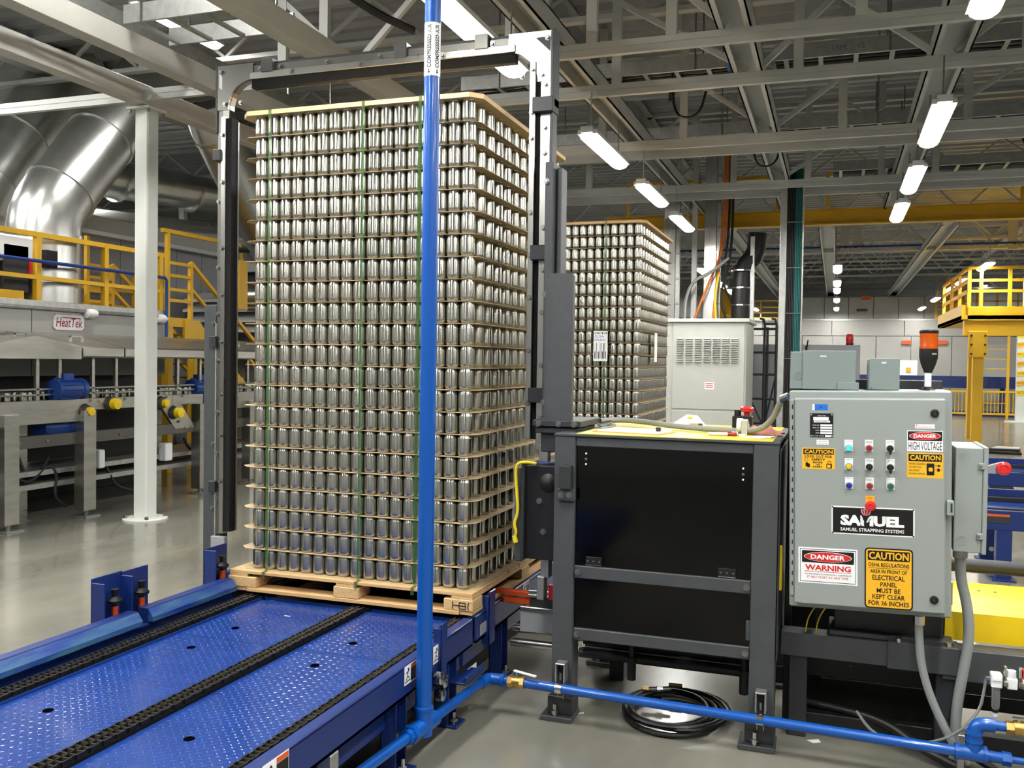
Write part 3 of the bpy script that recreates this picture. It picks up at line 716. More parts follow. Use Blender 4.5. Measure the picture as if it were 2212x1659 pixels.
for x in (1.14,1.69):
    hgn = cb(x-.035,x+.035,-.045,-.04,.664,.70).build('hinge','black',se)
    bx(x-.034,x+.034,-.047,-.044,.664,.667).build('hinge_pin','chrome',hgn)
    for k in (-.025,0,.025): MB().cyl((x+k,-.045,.682),(x+k,-.047,.682),.004,8).build('screw','bolt',hgn)
cb(1.768,1.79,-.052,-.035,.42,.50).build('latch','machine_grey',se)
cb(1.885,1.89,-.06,.80,.35,ZTOP-.02).build('end_panel','machine_dark',se); cb(.975,.98,.04,.70,.35,ZTOP-.02).build('end_panel','machine_dark',se)
bx(1.058,1.785,.77,.775,.35,1.165).build('shade_backing','machine_dark',se)  # end and rear sheets added so the inside of the frame stays dark
cb(.965,1.885,-.065,.805,ZTOP,ZTOP+.012).build('top_plate','machine_grey',se)
bx(1.062,1.858,-.064,.80,ZTOP+.012,ZTOP+.0145).build('yellow_top','yellow_top',se)
br = MB(); br.cbox(1.0,1.05,-.10,-.062,.985,1.085); br.build('bracket_channel','machine_dark',se); 
b = MB(); b.cbox(.985,1.065,-.082,-.062,.935,.985); pl = b.build('bracket_plate','machine_grey',se)
for x in (1.005,1.04): place('bolt',bolt_y,pl,(x,-.082,.96))
# cross members below
for x in (1.25,1.74): MB().cyl((x,.25,.10),(x,.25,.36),.012,10).cyl((x,.25,.10),(x,.25,.20),.02,10).build('damper_rod','machine_dark',se,True)
for y,z,r,m in ((.28,.185,.022,'machine_dark'),(.36,.215,.018,'black'),(.32,.20,.012,'bolt')): MB().cyl((1.0,y,z),(1.86,y,z),r,12).build('slide_tube',m,se,True)
for y,z in ((.34,.245),(.30,.19)): MB().cyl((.66,y,z),(.99,y,z),.02,12).build('slide_rail','chrome',se,True)
cb(1.09,1.16,.5,.62,0.0,.42).build('inner_leg','machine_dark',se); cb(1.5,1.9,.55,.66,.30,.40).build('inner_beam','machine_dark',se)
# sealing head that reaches over to the stack
hd = thing('sealing_head', 'flat black strapping head box with round boss beside the can stack', 'machine part', (.86,.1,.66))
b = MB().cbox(.79,.963,.06,.12,.645,1.06); bo = b.build('cover','black',hd); cb(.785,.80,.04,.14,.64,1.07).build('side_plate','machine_dark',hd)
MB().lathe([(.0,-.018),(.02,-.017),(.042,0)],(.905,.06,.985),24,'y').build('round_boss','black',hd,True)
for x,z in ((.865,.905),(.885,.77)): place('bolt', bolt_y, hd, (x,.06,z))
cb(.80,.963,.13,.3,1.035,1.065).build('blue_cover','blue',hd)
cb(.752,.786,.06,.13,.63,1.05).build('guide_plate','aluminium_satin',hd)
MB().prism([(.752,.78),(.752,1.0),(.728,.82),(.735,.785)],'y',.09,.094).build('clear_guard','clear_tube',hd)
MB().tube([(.85,.05,1.07),(.80,.02,1.08),(.76,.03,1.06),(.765,.04,.95),(.772,.045,.85),(.752,.045,.80),(.765,.045,.765),(.757,.05,.74)],.007,8,2).build('sensor_cable','cable_yellow',hd,True)
MB().cyl((.754,.05,.745),(.762,.05,.715),.011,8).build('plug','cable_yellow',hd)
b = MB().cbox(.855,.895,.12,.17,.55,.645); b.cbox(.845,.88,.10,.15,.455,.56); b.build('lower_slide','galvanised',hd)
cb(.90,.965,.10,.16,.46,.53).build('red_stop','dark_red',hd)
# strap inserter at the conveyor side
si = thing('strap_lance', 'orange strap lance on chrome slide rails beside the conveyor', 'machine part', (.78,.32,.3))
cb(.56,.76,.29,.33,.375,.435).build('orange_arm','orange_steel',si); bx(.57,.76,.285,.29,.408,.413).build('chrome_line','chrome',si)
for z in (.425,.405): MB().cyl((.75,.28,z+.02),(.965,.28,z+.02),.009,10).build('slide_rod','chrome',si,True)
cb(.715,.965,.26,.40,.255,.36).build('housing','grey_panel',si); cb(.715,.965,.255,.27,.352,.375).build('rail','aluminium',si); cb(.75,.965,.29,.36,.36,.43).build('upper_block','machine_grey',si)
# ================================================================== control cabinet
PX, PZ = 1.915, 1.42                       # pivot at the top corner
kc = thing('control_cabinet', 'grey control cabinet with push buttons and safety signs', 'cabinet', (PX,-.05,PZ))
DY = -.072
cb(1.915,2.492,-.05,.22,.575,1.42,.006).build('body','cabinet_grey',kc)
dr = cb(1.935,2.470,DY,-.048,.592,1.392,.006).build('door','cabinet_grey',kc)
hb = MB(); hb.cbox(1.918,1.934,-.062,-.05,.62,1.385); hb.build('piano_hinge','cabinet_grey',dr)
gap = MB().box(-.002,.002,-.0008,.001,0,.017).mesh('hinge_slot','sign_black')
for i in range(18): place('hinge_slot', gap, kc, (1.927,-.062,.66+i*.0405))
b = MB().cbox(2.472,2.496,-.085,-.045,.962,1.018); b.build('latch','cabinet_grey',kc); bx(2.484,2.49,-.0865,-.084,.975,1.008).build('latch_slot','machine_dark',kc)
S = DY-.0006; S2 = DY-.0012; S3 = DY-.0018; S4 = DY-.0024
def skew(b, x0, x1): return b
def plate(x0,x1,z0,z1,m,name='label_plate',lvl=S,par=None): return bx(x0,x1,lvl,DY,z0,z1).build(name,m,par or kc)
def rplate(x0,x1,z0,z1,r,lvl,m,name,par):
    pts = []
    for cx,cz,a in ((x1-r,z1-r,0),(x0+r,z1-r,90),(x0+r,z0+r,180),(x1-r,z0+r,270)):
        for k in range(5): t = math.radians(a+k*22.5); pts.append((cx+r*math.cos(t),cz+r*math.sin(t)))
    return MB().prism(pts,'y',lvl,DY).build(name,m,par)
def oval(cx,cz,rx,rz,lvl,m,par,name='oval'): return MB().prism([(cx+rx*math.cos(2*math.pi*i/28),cz+rz*math.sin(2*math.pi*i/28)) for i in range(28)],'y',lvl,DY).build(name,m,par)
# locks
for x,z in ((2.431,1.338),(2.431,.645)):
    l = MB().lathe([(.0,-.006),(.009,-.006),(.009,-.009),(.014,-.008),(.0155,0)],(x,DY,z),18,'y').build('lock','black',kc,True); bx(x-.002,x+.002,DY-.0068,DY-.006,z-.006,z+.006).build('keyhole','machine_grey',l)
# small plates top
p = plate(2.001,2.057,1.345,1.368,'sign_blue','blue_sticker'); bx(2.001,2.009,S2,DY,1.345,1.368).build('white_end','white',p); oval(2.032,1.357,.004,.004,S2,'dark_blue',p,'mark')
p = plate(1.992,2.077,1.241,1.333,'sign_black','rating_plate')
text('MANUFACTURED',2.02,2.05,1.322,1.326,S2,'white',p)
rp = MB().box(2.004,2.060,S2,DY,1.306,1.319).box(2.006,2.065,S2,DY,1.298,1.305); rp.build('maker_block','white',p)
text('SAMUEL STRAPPING',2.01,2.058,1.299,1.304,S3,'sign_black',p)
for k,(a,zz) in enumerate((('MODEL NO.',1.287),('SERIAL NO.',1.277),('VOLTS',1.267),('AMPS',1.257))):
    text(a,2.002 if k<2 else 2.012,2.026,zz-.0015,zz+.0025,S2,'white',p); bx(2.030,2.073,S2,DY,zz-.003,zz+.004).build('value_field','white',p)
text('CYCLES  PHASE',2.0,2.044,1.2445,1.2485,S2,'white',p); bx(2.047,2.073,S2,DY,1.243,1.250).build('value_field','white',p)
for x in (1.997,2.072):
    for z in (1.246,1.328): MB().lathe([(0,-.003),(.0035,-.002),(.004,0)],(x,DY,z),10,'y').build('rivet','chrome',p)
p = plate(2.016,2.060,1.213,1.231,'white','small_label'); text('MAIN DISCONNECT',2.019,2.057,1.224,1.2275,S2,'sign_black',p); text('PANEL NO. ONE',2.022,2.055,1.216,1.2195,S2,'sign_black',p)
# caution lock out
p = plate(1.963,2.083,1.118,1.200,'sign_yellow','lockout_sign'); bx(1.968,2.079,S2,DY,1.175,1.196).build('header','sign_black',p)
text('CAUTION',1.972,2.075,1.178,1.193,S3,'sign_yellow',p,bold=.03); text('LOCK OUT FOR',1.973,2.073,1.162,1.172,S2,'sign_black',p,bold=.02); text('SAFETY',1.998,2.048,1.1505,1.1595,S2,'sign_black',p,bold=.03)
for k,s_ in enumerate(('BEFORE','YOU','START')): text(s_,2.003 if k!=1 else 2.012,2.038 if k!=1 else 2.03,1.141-.0085*k,1.1475-.0085*k,S2,'sign_black',p,bold=.03)
rplate(2.052,2.072,1.122,1.140,.003,S2,'sign_black','padlock_body',p); rplate(2.0545,2.067,1.1245,1.1365,.002,S3,'sign_yellow','padlock_face',p)
b = MB(); 
for i in range(10):
    a0 = math.pi*i/9; a1 = math.pi*(i+1)/9
    if i < 9: b.bar((2.063+.0065*math.cos(a0),S2,1.141+.010*math.sin(a0)),(2.063+.0065*math.cos(a1),S2,1.141+.010*math.sin(a1)),.0018,.0006,(0,1,0))
b.build('padlock_shackle','sign_black',p)
b = MB()
for i in range(12):
    a0 = 2*math.pi*i/12; a1 = 2*math.pi*(i+1)/12; b.bar((1.978+.0075*math.cos(a0),S2,1.153+.005*math.sin(a0)),(1.978+.0075*math.cos(a1),S2,1.153+.005*math.sin(a1)),.001,.0006,(0,1,0))
b.box(1.976,1.986,S2,DY,1.128,1.143); b.box(1.983,1.992,S2,DY,1.125,1.139); b.build('key_tag','sign_black',p)
# push buttons and switches
def operator(x, z, kind, m, legend, name):
    t = plate(x-.0148,x+.0148,z-.022,z+.022,'white',name); 
    for k, s_ in enumerate(legend): text(s_, x-.011, x+.011, z+.0155-.005*k, z+.0185-.005*k, S2, 'sign_black', t)
    zc = z-.009
    MB().lathe([(.0,-.010),(.0112,-.010),(.0132,-.006),(.0132,0)],(x,DY,zc),18,'y').build('bezel','chrome',t,True)
    if kind == 'push': MB().lathe([(.0,-.0145),(.0085,-.0140),(.0102,-.0115),(.0102,-.009)],(x,DY,zc),18,'y').build('cap',m,t,True)
    else:
        MB().lathe([(.0,-.014),(.0115,-.013),(.012,-.009)],(x,DY,zc),18,'y').build('knob','black',t,True)
        a = math.radians({'down':-90,'diag':-120}[m]); L = .021 if m == 'down' else .010
        MB().bar((x-.006*math.cos(a),DY-.019,zc-.006*math.sin(a)),(x+L*math.cos(a),DY-.019,zc+L*math.sin(a)),.008,.013,(0,1,0)).build('lever','black',t)
ops = [(2.132,1.2115,'push','green_lit',('POWER ON',),'green_pilot_light'),(2.2045,1.213,'push','dark_red',('MASTER STOP','RESET'),'red_push_button'),(2.278,1.2135,'sel','down',('AUTOSTRAP','OUT    IN'),'selector_switch'),
 (2.133,1.1415,'push','yellow_plastic',('MANUAL',),'yellow_push_button'),(2.2055,1.142,'sel','diag',('PRESSURE','LO  HIGH'),'selector_switch'),(2.279,1.1425,'sel','down',('HEAD','OUT    IN'),'selector_switch'),
 (2.134,1.069,'push','blue_plastic',('AUTOMATIC',),'blue_push_button'),(2.207,1.070,'push','dark_red',('FULL','RESET'),'red_push_button'),(2.280,1.0715,'push','green_plastic',('CYCLE',),'green_push_button')]
for q in ops: operator(*q)
p = plate(2.193,2.224,.985,1.023,'sign_yellow','emergency_plate'); text('EMERGENCY',2.197,2.22,1.0145,1.0185,S2,'sign_red',p); text('STOP',2.202,2.215,1.0085,1.0125,S2,'sign_red',p)
MB().lathe([(.0,-.034),(.006,-.0335),(.008,-.036),(.016,-.034),(.0198,-.027),(.019,-.02),(.012,-.014),(.012,0)],(2.2095,DY,.988),22,'y').build('emergency_stop','red_plastic',kc,True)
# danger high voltage
def danger(x0,x1,z0,z1,par):
    h = z1-z0; rplate(x0,x1,z0,z1,h*.08,S2,'sign_black','header',par); cx,cz = (x0+x1)/2,(z0+z1)/2
    oval(cx,cz,(x1-x0)*.46,h*.42,S3,'white',par,'oval_rim'); oval(cx,cz,(x1-x0)*.447,h*.385,S4,'sign_red',par,'oval'); text('DANGER',cx-(x1-x0)*.33,cx+(x1-x0)*.33,cz-h*.2,cz+h*.2,S4-.0006,'white',par,bold=.035)
p = plate(2.364,2.431,1.281,1.297,'white','notice_label'); bx(2.366,2.372,S2,DY,1.2925,1.295).build('red_word','sign_red',p); text('INSPECT EQUIPMENT BEFORE USE',2.366,2.428,1.2885,1.2915,S2,'sign_red',p); text('REPLACE GUARDS BEFORE STARTING',2.366,2.428,1.2835,1.2865,S2,'sign_red',p)
p = plate(2.337,2.459,1.196,1.273,'white','high_voltage_sign'); danger(2.3395,2.4565,1.236,1.2705,p); text('HIGH VOLTAGE',2.342,2.455,1.201,1.231,S2,'sign_black',p)
p = plate(2.337,2.460,1.097,1.190,'sign_yellow','power_supply_sign'); bx(2.342,2.455,S2,DY,1.159,1.186).build('header','sign_black',p); text('CAUTION',2.347,2.451,1.1635,1.1825,S3,'sign_yellow',p,bold=.03)
for k,s_ in enumerate(('BEFORE CLEANING','OR SERVICING','DISCONNECT','POWER SUPPLIES')): text(s_,2.344,2.344+(.056,.043,.038,.054)[k],1.146-.0122*k,1.153-.0122*k,S2,'sign_black',p)
rplate(2.404,2.430,1.108,1.152,.002,S2,'sign_black','socket_plate',p); rplate(2.4105,2.425,1.1225,1.137,.004,S3,'sign_yellow','socket_face',p)
b = MB(); b.box(2.433,2.446,S2,DY,1.1425,1.145); b.prism([(2.443,1.1385),(2.453,1.1437),(2.443,1.149)],'y',S2,DY); b.box(2.433,2.456,S2,DY,1.1275,1.129); b.box(2.44,2.448,S2,DY,1.122,1.134); b.build('plug_symbol','sign_black',p)
# maker plate
p = plate(2.071,2.364,.873,.980,'white','maker_plate'); bx(2.076,2.359,S2,DY,.878,.975).build('black_field','sign_black',p)
text('SAMUEL',2.103,2.328,.907,.948,S3,'white',p,bold=.06)
MB().prism([(2.178,.948),(2.205,.948),(2.1925,.915)],'y',S4,DY).build('wick','sign_black',p)
fl_ = [(2.176,.9725),(2.184,.968),(2.19,.974),(2.197,.9705),(2.209,.9735),(2.212,.964),(2.207,.952),(2.198,.9475),(2.186,.9485),(2.179,.957)]
MB().prism(fl_,'y',S3,DY).build('flame_rim','white',p); cxm, czm = 2.194,.960
MB().prism([(cxm+(x-cxm)*.84,czm+(z-czm)*.84) for x,z in fl_],'y',S4,DY).build('flame','sign_red',p)
b = MB(); b.bar((2.187,S4,.969),(2.191,S4,.950),.0016,.0008,(0,1,0)); b.bar((2.199,S4,.9695),(2.197,S4,.950),.0016,.0008,(0,1,0)); b.build('flame_lines','white',p)
text('SAMUEL STRAPPING SYSTEMS',2.103,2.328,.886,.899,S3,'white',p,bold=.02)
for x in (2.075,2.360):
    for z in (.877,.976): MB().lathe([(0,-.003),(.003,-.002),(.0035,0)],(x,DY,z),10,'y').build('rivet','machine_grey',p)
# danger warning
p = plate(1.950,2.165,.677,.815,'white','warning_sign')
for x0,x1,z0,z1 in ((1.956,2.159,.683,.6845),(1.956,2.159,.8075,.809),(1.956,1.9575,.683,.809),(2.1575,2.159,.683,.809)): bx(x0,x1,S2,DY,z0,z1).build('border_line','sign_black',p)
danger(1.963,2.152,.757,.803,p); text('WARNING',1.975,2.141,.727,.749,S2,'sign_red',p,bold=.03); bx(1.974,2.143,S2,DY,.7225,.724).build('rule_line','sign_red',p)
text('THIS MACHINE IS AUTOMATICALLY CONTROLLED',1.972,2.144,.710,.7155,S2,'sign_black',p); text('IT MAY START AT ANY TIME',1.983,2.132,.697,.7055,S2,'sign_red',p)
# osha sign
p = rplate(2.190,2.359,.598,.827,.014,S,'sign_black','clearance_sign',kc); rplate(2.195,2.354,.603,.822,.011,S2,'sign_yellow','yellow_field',p)
rplate(2.201,2.348,.780,.8165,.004,S3,'sign_black','header',p); text('CAUTION',2.205,2.344,.784,.8125,S4,'sign_yellow',p,bold=.03)
for s_,x0,x1,z0,z1 in (('OSHA REGULATIONS',2.203,2.346,.756,.771),('AREA IN FRONT OF',2.210,2.338,.732,.746),('ELECTRICAL',2.218,2.331,.706,.725),('PANEL',2.246,2.303,.682,.699),('MUST BE',2.233,2.316,.6575,.676),('KEPT CLEAR',2.218,2.331,.634,.652),('FOR 36 INCHES',2.204,2.346,.610,.628)):
    text(s_,x0,x1,z0,z1,S3,'sign_black',p,bold=.015)
bx(2.204,2.345,S3,DY,.7505,.7515).build('rule_line','sign_black',p)
kc.rotation_euler.y = -.020
# wiring under the cabinet, mounting frame behind
mf = thing('cabinet_stand', 'dark grey steel beam and legs behind the control cabinet', 'frame', (2.3,.3,0))
cb(1.895,2.36,.10,.20,.335,.43).build('beam','machine_grey',mf); cb(2.30,2.56,.09,.20,.33,.437).build('joint_plate','machine_grey',mf); cb(2.50,3.6,.10,.20,.31,.432).build('beam','machine_grey',mf)
cb(2.10,2.505,.16,.30,.45,.575).build('gearbox_cover','machine_dark',mf); cb(2.08,2.54,.12,.34,.432,.452).build('base_plate','machine_grey',mf)
cb(1.90,1.93,.25,.30,.0,1.45).build('upright','machine_dark',mf); cb(2.02,2.05,.28,.34,.43,1.45).build('upright','machine_dark',mf); cb(1.91,2.49,.25,.30,1.40,1.465).build('top_rail','machine_dark',mf)
for x in (2.34,2.52): MB().cyl((x,.105,.437),(x,.105,.452),.012,6).build('bolt','chrome',mf)
for x in (1.93,2.48,3.3): 
    cb(x,x+.07,.12,.19,0,.335).build('leg','machine_dark',mf)
for x0,x1,z0,z1,y in ((1.93,2.9,.02,.09,.16),(1.93,2.9,.20,.31,.30),(2.05,2.9,.10,.16,.42)): cb(x0,x1,y,y+.05,z0,z1).build('lower_rail','black',mf)
for x,z in ((2.20,.29),(2.17,.26)): MB().cyl((x,.295,z),(x,.30,z),.004,8).build('pilot_dot','red_plastic',mf)
bx(1.9,2.51,.46,.47,.0,.60).build('shade_backing','black',mf); cb(1.886,1.90,.0,.02,.62,.80).build('cable_duct','yellow_bright',mf)  # black sheet added to stand for the shade below the cabinet
# boxes on top of the cabinet
def enclosure(x0,x1,y0,y1,z0,z1,label,name,knock=None):
    t = thing(name, label, 'junction box', ((x0+x1)/2,(y0+y1)/2,z0))
    cb(x0,x1,y0,y1,z0,z1,.003).build('body','cabinet_green',t); return t
t = enclosure(1.913,2.150,.02,.22,1.425,1.573,'long grey green wiring box on top of the control cabinet','junction_box')
cb(1.96,2.158,.012,.02,1.425,1.578).build('cover','cabinet_green',t); cb(2.09,2.17,.005,.012,1.425,1.455).build('hasp','cabinet_green',t)
b = MB()
for r in (.014,.009):
    for i in range(16):
        a0 = 2*math.pi*i/16; a1 = 2*math.pi*(i+1)/16; b.bar((1.943+r*math.cos(a0),.0195,1.475+r*math.sin(a0)),(1.943+r*math.cos(a1),.0195,1.475+r*math.sin(a1)),.0012,.002,(0,1,0))
b.build('knockout','cabinet_grey',t); p = bx(2.025,2.048,.0105,.012,1.552,1.558).build('name_tag','white',t); text('TRANSF',2.028,2.045,1.5535,1.5565,.0102,'sign_black',p)
t = enclosure(2.203,2.312,.02,.20,1.425,1.548,'small square grey green wiring box beside the long one','junction_box')
cb(2.206,2.315,.012,.02,1.428,1.55).build('cover','cabinet_green',t); p = bx(2.25,2.266,.0105,.012,1.53,1.537).build('name_tag','white',t); text('TB3',2.252,2.264,1.5315,1.5355,.0102,'sign_black',p); MB().cyl((2.215,.012,1.435),(2.215,.010,1.435),.002,8).build('screw','black',t)
# signal lamp
t = thing('signal_light', 'amber signal light on a white stem on the control cabinet', 'signal light', (2.418,.06,1.42))
MB().lathe([(.0,1.4225),(.034,1.4225),(.034,1.43),(.022,1.435),(.015,1.444),(.0,1.444)],(2.418,.06,0),18).build('base','black',t,True)
MB().cyl((2.418,.06,1.44),(2.418,.06,1.50),.0125,14).build('stem','white',t,True)
MB().lathe([(.0,1.497),(.014,1.497),(.027,1.53),(.0335,1.555),(.0335,1.589),(.0,1.589)],(2.418,.06,0),24).build('socket','black',t,True)
MB().lathe([(.0335,1.589),(.0345,1.593),(.0325,1.60),(.0325,1.648),(.0,1.648)],(2.418,.06,0),24).build('amber_lens','amber',t,True)
MB().lathe([(.0335,1.648),(.0345,1.656),(.031,1.661),(.0,1.662)],(2.418,.06,0),24).build('cap','black',t,True)
b = text('EATON',2.424,2.442,1.566,1.572,.0278,'white',t)
# disconnect box
t = thing('disconnect_box', 'tall narrow grey disconnect box with red handle beside the cabinet', 'junction box', (2.56,.1,.82))
cb(2.512,2.606,-.02,.26,.832,1.222,.003).build('body','cabinet_grey',t); cb(2.606,2.622,-.026,.27,.828,1.226,.003).build('cover','cabinet_grey',t)
b = MB()
for zc in (.875,1.185):
    for r,cx in ((.017,2.540),(.009,2.5375)):
        for i in range(18):
            a0 = 2*math.pi*i/18; a1 = 2*math.pi*(i+1)/18; b.bar((cx+r*math.cos(a0),-.0205,zc+r*math.sin(a0)),(cx+r*math.cos(a1),-.0205,zc+r*math.sin(a1)),.0012,.002,(0,1,0))
b.build('knockouts','conduit',t)
for zc in (.895,1.155):
    c = cb(2.588,2.612,-.03,-.02,zc-.012,zc+.012).build('clasp','cabinet_grey',t); MB().lathe([(0,-.003),(.005,-.002),(.006,0)],(2.595,-.03,zc),10,'y').build('screw','bolt',c)
MB().prism([(2.622,1.128),(2.622,1.155),(2.67,1.172),(2.672,1.128)],'y',.0,.02).build('lever_arm','grey_panel',t)
MB().lathe([(.0,-.016),(.012,-.014),(.014,-.017),(.0235,-.014),(.0255,-.006),(.024,.006),(.0,.008)],(2.675,-.005,1.150),24,'y').build('red_knob','red_plastic',t,True)
# conduits
def conduit(pts, r, label, m='conduit', fit=True, sm=3):
    t = thing('flexible_conduit', label, 'conduit', pts[0]); MB().tube(pts,r,10,sm).build('hose',m,t,True)
    if fit:
        p = Vector(pts[0]); q = p+(Vector(pts[1])-p).normalized()*.035; MB().cyl(p,q,r*1.35,8).build('connector','chrome',t)
    return t
conduit([(2.402,-.0,.575),(2.404,.0,.5),(2.415,-.0,.38),(2.455,.0,.25),(2.53,.0,.10),(2.58,.0,.03)],.0155,'grey flexible conduit curving down from under the control cabinet')
conduit([(2.545,.06,.832),(2.548,.06,.72),(2.575,.06,.62),(2.585,.05,.5),(2.565,.05,.36),(2.545,.05,.22),(2.542,.05,.02)],.0195,'thick grey conduit hanging from the disconnect box')
conduit([(1.912,-.02,1.395),(1.88,.0,1.38),(1.85,.10,1.30),(1.78,.22,1.235),(1.6,.30,1.232),(1.4,.36,1.236),(1.25,.46,1.245),(1.12,.47,1.25),(1.05,.40,1.245)],.0125,'grey flexible conduit looping across the yellow machine top')
# upright unistrut behind blue tee
tag(cb(2.54,2.565,-.06,-.03,0,.16).build('conduit_post','galvanised'), 'short galvanised post clamping the grey conduits', 'post')
# yellow tray
t = thing('yellow_cover', 'bright yellow bent cover beyond the control cabinet', 'cover', (2.95,.25,.4))
MB().prism([(.205,.44),(.205,.552),(.30,.60),(.55,.60),(.55,.44)],'x',2.515,3.5).build('bent_sheet','yellow_bright',t)
for x in (2.66,2.72,2.9): MB().cyl((x,.40,.6),(x,.40,.602),.006,8).build('hole','black',t)
tag(MB().cyl((2.45,.62,.66),(3.5,.62,.66),.03,14).build('roller','machine_dark',None,True), 'long dark roller behind the yellow cover', 'roller')
tag(cb(2.50,2.545,.24,.30,.56,.66).build('roller_bearing','galvanised'), 'steel bearing block at the roller end', 'bearing')

# ================================================================== blue air pipes
ap = thing('air_pipe', 'upright bright blue compressed air pipe in front of the can stack', 'pipe', (.661,-.69,.0))
MB().cyl((.661,-.69,.20),(.684,-.73,3.78),.0292,24).build('riser','pipe_blue',ap,True)
MB().lathe([(.030,.0),(.036,.002),(.036,.014),(.030,.016)],(.6612,-.6905,.215),20).build('coupling','pipe_blue',ap,True)
MB().cyl((.661,-.69,.12),(.661,-.69,.22),.033,20).build('tee_body','pipe_blue',ap,True)
d1 = Vector((.70,-.13,.155))-Vector((.661,-.69,.155)); d1.normalize(); T0 = Vector((.661,-.69,.155))
MB().cyl(T0-d1*.085,T0+d1*.085,.031,20).build('tee_run','pipe_blue',ap,True)
MB().cyl(T0-d1*.105,T0-d1*.08,.036,6).cyl(T0-d1*.13,T0-d1*.10,.027,8).build('reducer_nut','pipe_blue',ap)
MB().tube([T0-d1*.12,T0-d1*1.9],.0195,16).build('branch_pipe','pipe_blue',ap,True)
E1 = Vector((.70,-.13,.155))
MB().tube([T0+d1*.08,E1-d1*.05],.0195,16).build('branch_pipe','pipe_blue',ap,True)
MB().tube([E1-d1*.06,E1-d1*.03,E1-d1*.008+Vector((.004,0,0)),E1+Vector((.012,.008,0)),E1+Vector((.035,.010,0)),E1+Vector((.065,.010,0))],.025,16,1).build('elbow','pipe_blue',ap,True)
for q in (E1+Vector((.062,.01,0)),): MB().cyl(q,q+Vector((.016,0,0)),.029,16).build('elbow_collar','pipe_blue',ap)
p0 = E1+Vector((.07,.01,0)); MB().tube([p0,(.80,-.12,.155)],.0195,16).build('nipple','pipe_blue',ap,True)
# label wrap
Lp = Vector((.6805,-.7265,2.58)); ax = (Vector((.684,-.73,3.78))-Vector((.661,-.69,.20))).normalized()
zc0, zc1 = 2.545, 2.735
def onaxis(z): return Vector((.661,-.69,.20))+ax*((z-.20)/ax.z)
MB().cyl(onaxis(zc0),onaxis(zc1),.0296,24).build('label_band','white',ap,True)
def wraptext(s_, ang0, z0, z1, h):
    c = bpy.data.curves.new('t','FONT'); c.body = s_; c.size = 1; c.offset = .03; o = bpy.data.objects.new('t',c); me = bpy.data.meshes.new_from_object(o)
    vs = [v.co.copy() for v in me.vertices]; fs = [tuple(q.vertices) for q in me.polygons]; bpy.data.objects.remove(o)
    ax_, bx_ = min(v.x for v in vs), max(v.x for v in vs); ay_, by_ = min(v.y for v in vs), max(v.y for v in vs); b = MB(); out = []
    for v in vs:
        z = z0+(v.x-ax_)/(bx_-ax_)*(z1-z0); t = ang0+((1-(v.y-ay_)/(by_-ay_))-.5)*h/.03; cen = onaxis(z); out.append((cen.x+.0301*math.cos(t),cen.y+.0301*math.sin(t),z))
    b.add(out,fs); b.build('lettering','sign_black',ap)
va = math.atan2(CAM.y+.71, CAM.x-.672)
for a in (-.42,.62): 
    wraptext('COMPRESSED AIR', va+a, zc0+.028, zc1-.008, .016)
    c = onaxis(zc0+.014); b = MB(); out = []
    for dz, da in ((.009,.0),(.009,.0)): pass
    t0 = va+a
    for z_, w_ in ((zc0+.006,0),(zc0+.014,.2),(zc0+.014,-.2),(zc0+.014,.07),(zc0+.014,-.07),(zc0+.022,.07),(zc0+.022,-.07)):
        cen = onaxis(z_); out.append((cen.x+.0302*math.cos(t0+w_),cen.y+.0302*math.sin(t0+w_),z_))
    b.add(out,[(0,1,2),(3,5,6,4)]); b.build('arrow_mark','sign_black',ap)
# valve
vt = thing('ball_valve', 'brass ball valve with white lever on the low blue pipe', 'valve', (.84,-.12,.135))
MB().cyl((.795,-.12,.155),(.815,-.12,.155),.026,6).cyl((.815,-.12,.155),(.85,-.12,.155),.024,16).cyl((.85,-.12,.155),(.868,-.12,.155),.027,6).build('brass_body','brass',vt,True)
MB().cyl((.83,-.12,.175),(.83,-.12,.20),.008,8).build('stem','chrome',vt); MB().bar((.82,-.12,.203),(.925,-.145,.198),.014,.005).build('lever','white',vt)
lp = thing('air_pipe', 'low blue air pipe running in front of the dark machine legs', 'pipe', (1.7,-.12,.1))
MB().tube([(.866,-.12,.155),(2.555,-.13,.125)],.0195,16).build('run','pipe_blue',lp,True)
MB().tube([(2.53,-.13,.1255),(2.62,-.13,.124)],.027,16).build('tee_run','pipe_blue',lp,True); MB().cyl((2.585,-.13,.12),(2.585,-.13,.165),.026,14).build('tee_branch','pipe_blue',lp,True)
for x in (2.522,2.615): MB().cyl((x,-.13,.1255),(x+.012,-.13,.1255),.031,16).build('collar','pipe_blue',lp)
MB().tube([(2.61,-.13,.124),(2.68,-.13,.122)],.0195,14).build('nipple','pipe_blue',lp,True); MB().cyl((2.675,-.13,.122),(2.705,-.13,.1215),.025,6).build('reducer','pipe_blue',lp); MB().tube([(2.70,-.13,.1215),(3.2,-.13,.112)],.0125,12).build('thin_run','pipe_blue',lp,True)
MB().tube([(2.585,-.13,.155),(2.585,-.13,.20),(2.59,-.13,.226),(2.61,-.13,.236),(2.65,-.13,.236)],.0245,14,1).build('elbow','pipe_blue',lp,True)
for z in (.168,.196): MB().cyl((2.585,-.13,z),(2.585,-.13,z+.012),.029,14).build('collar','pipe_blue',lp)
MB().tube([(2.645,-.13,.236),(2.69,-.13,.236)],.017,12).build('nipple','pipe_blue',lp,True)
vt = thing('ball_valve', 'bronze ball valve at the edge beside the blue elbow', 'valve', (2.74,-.13,.21))
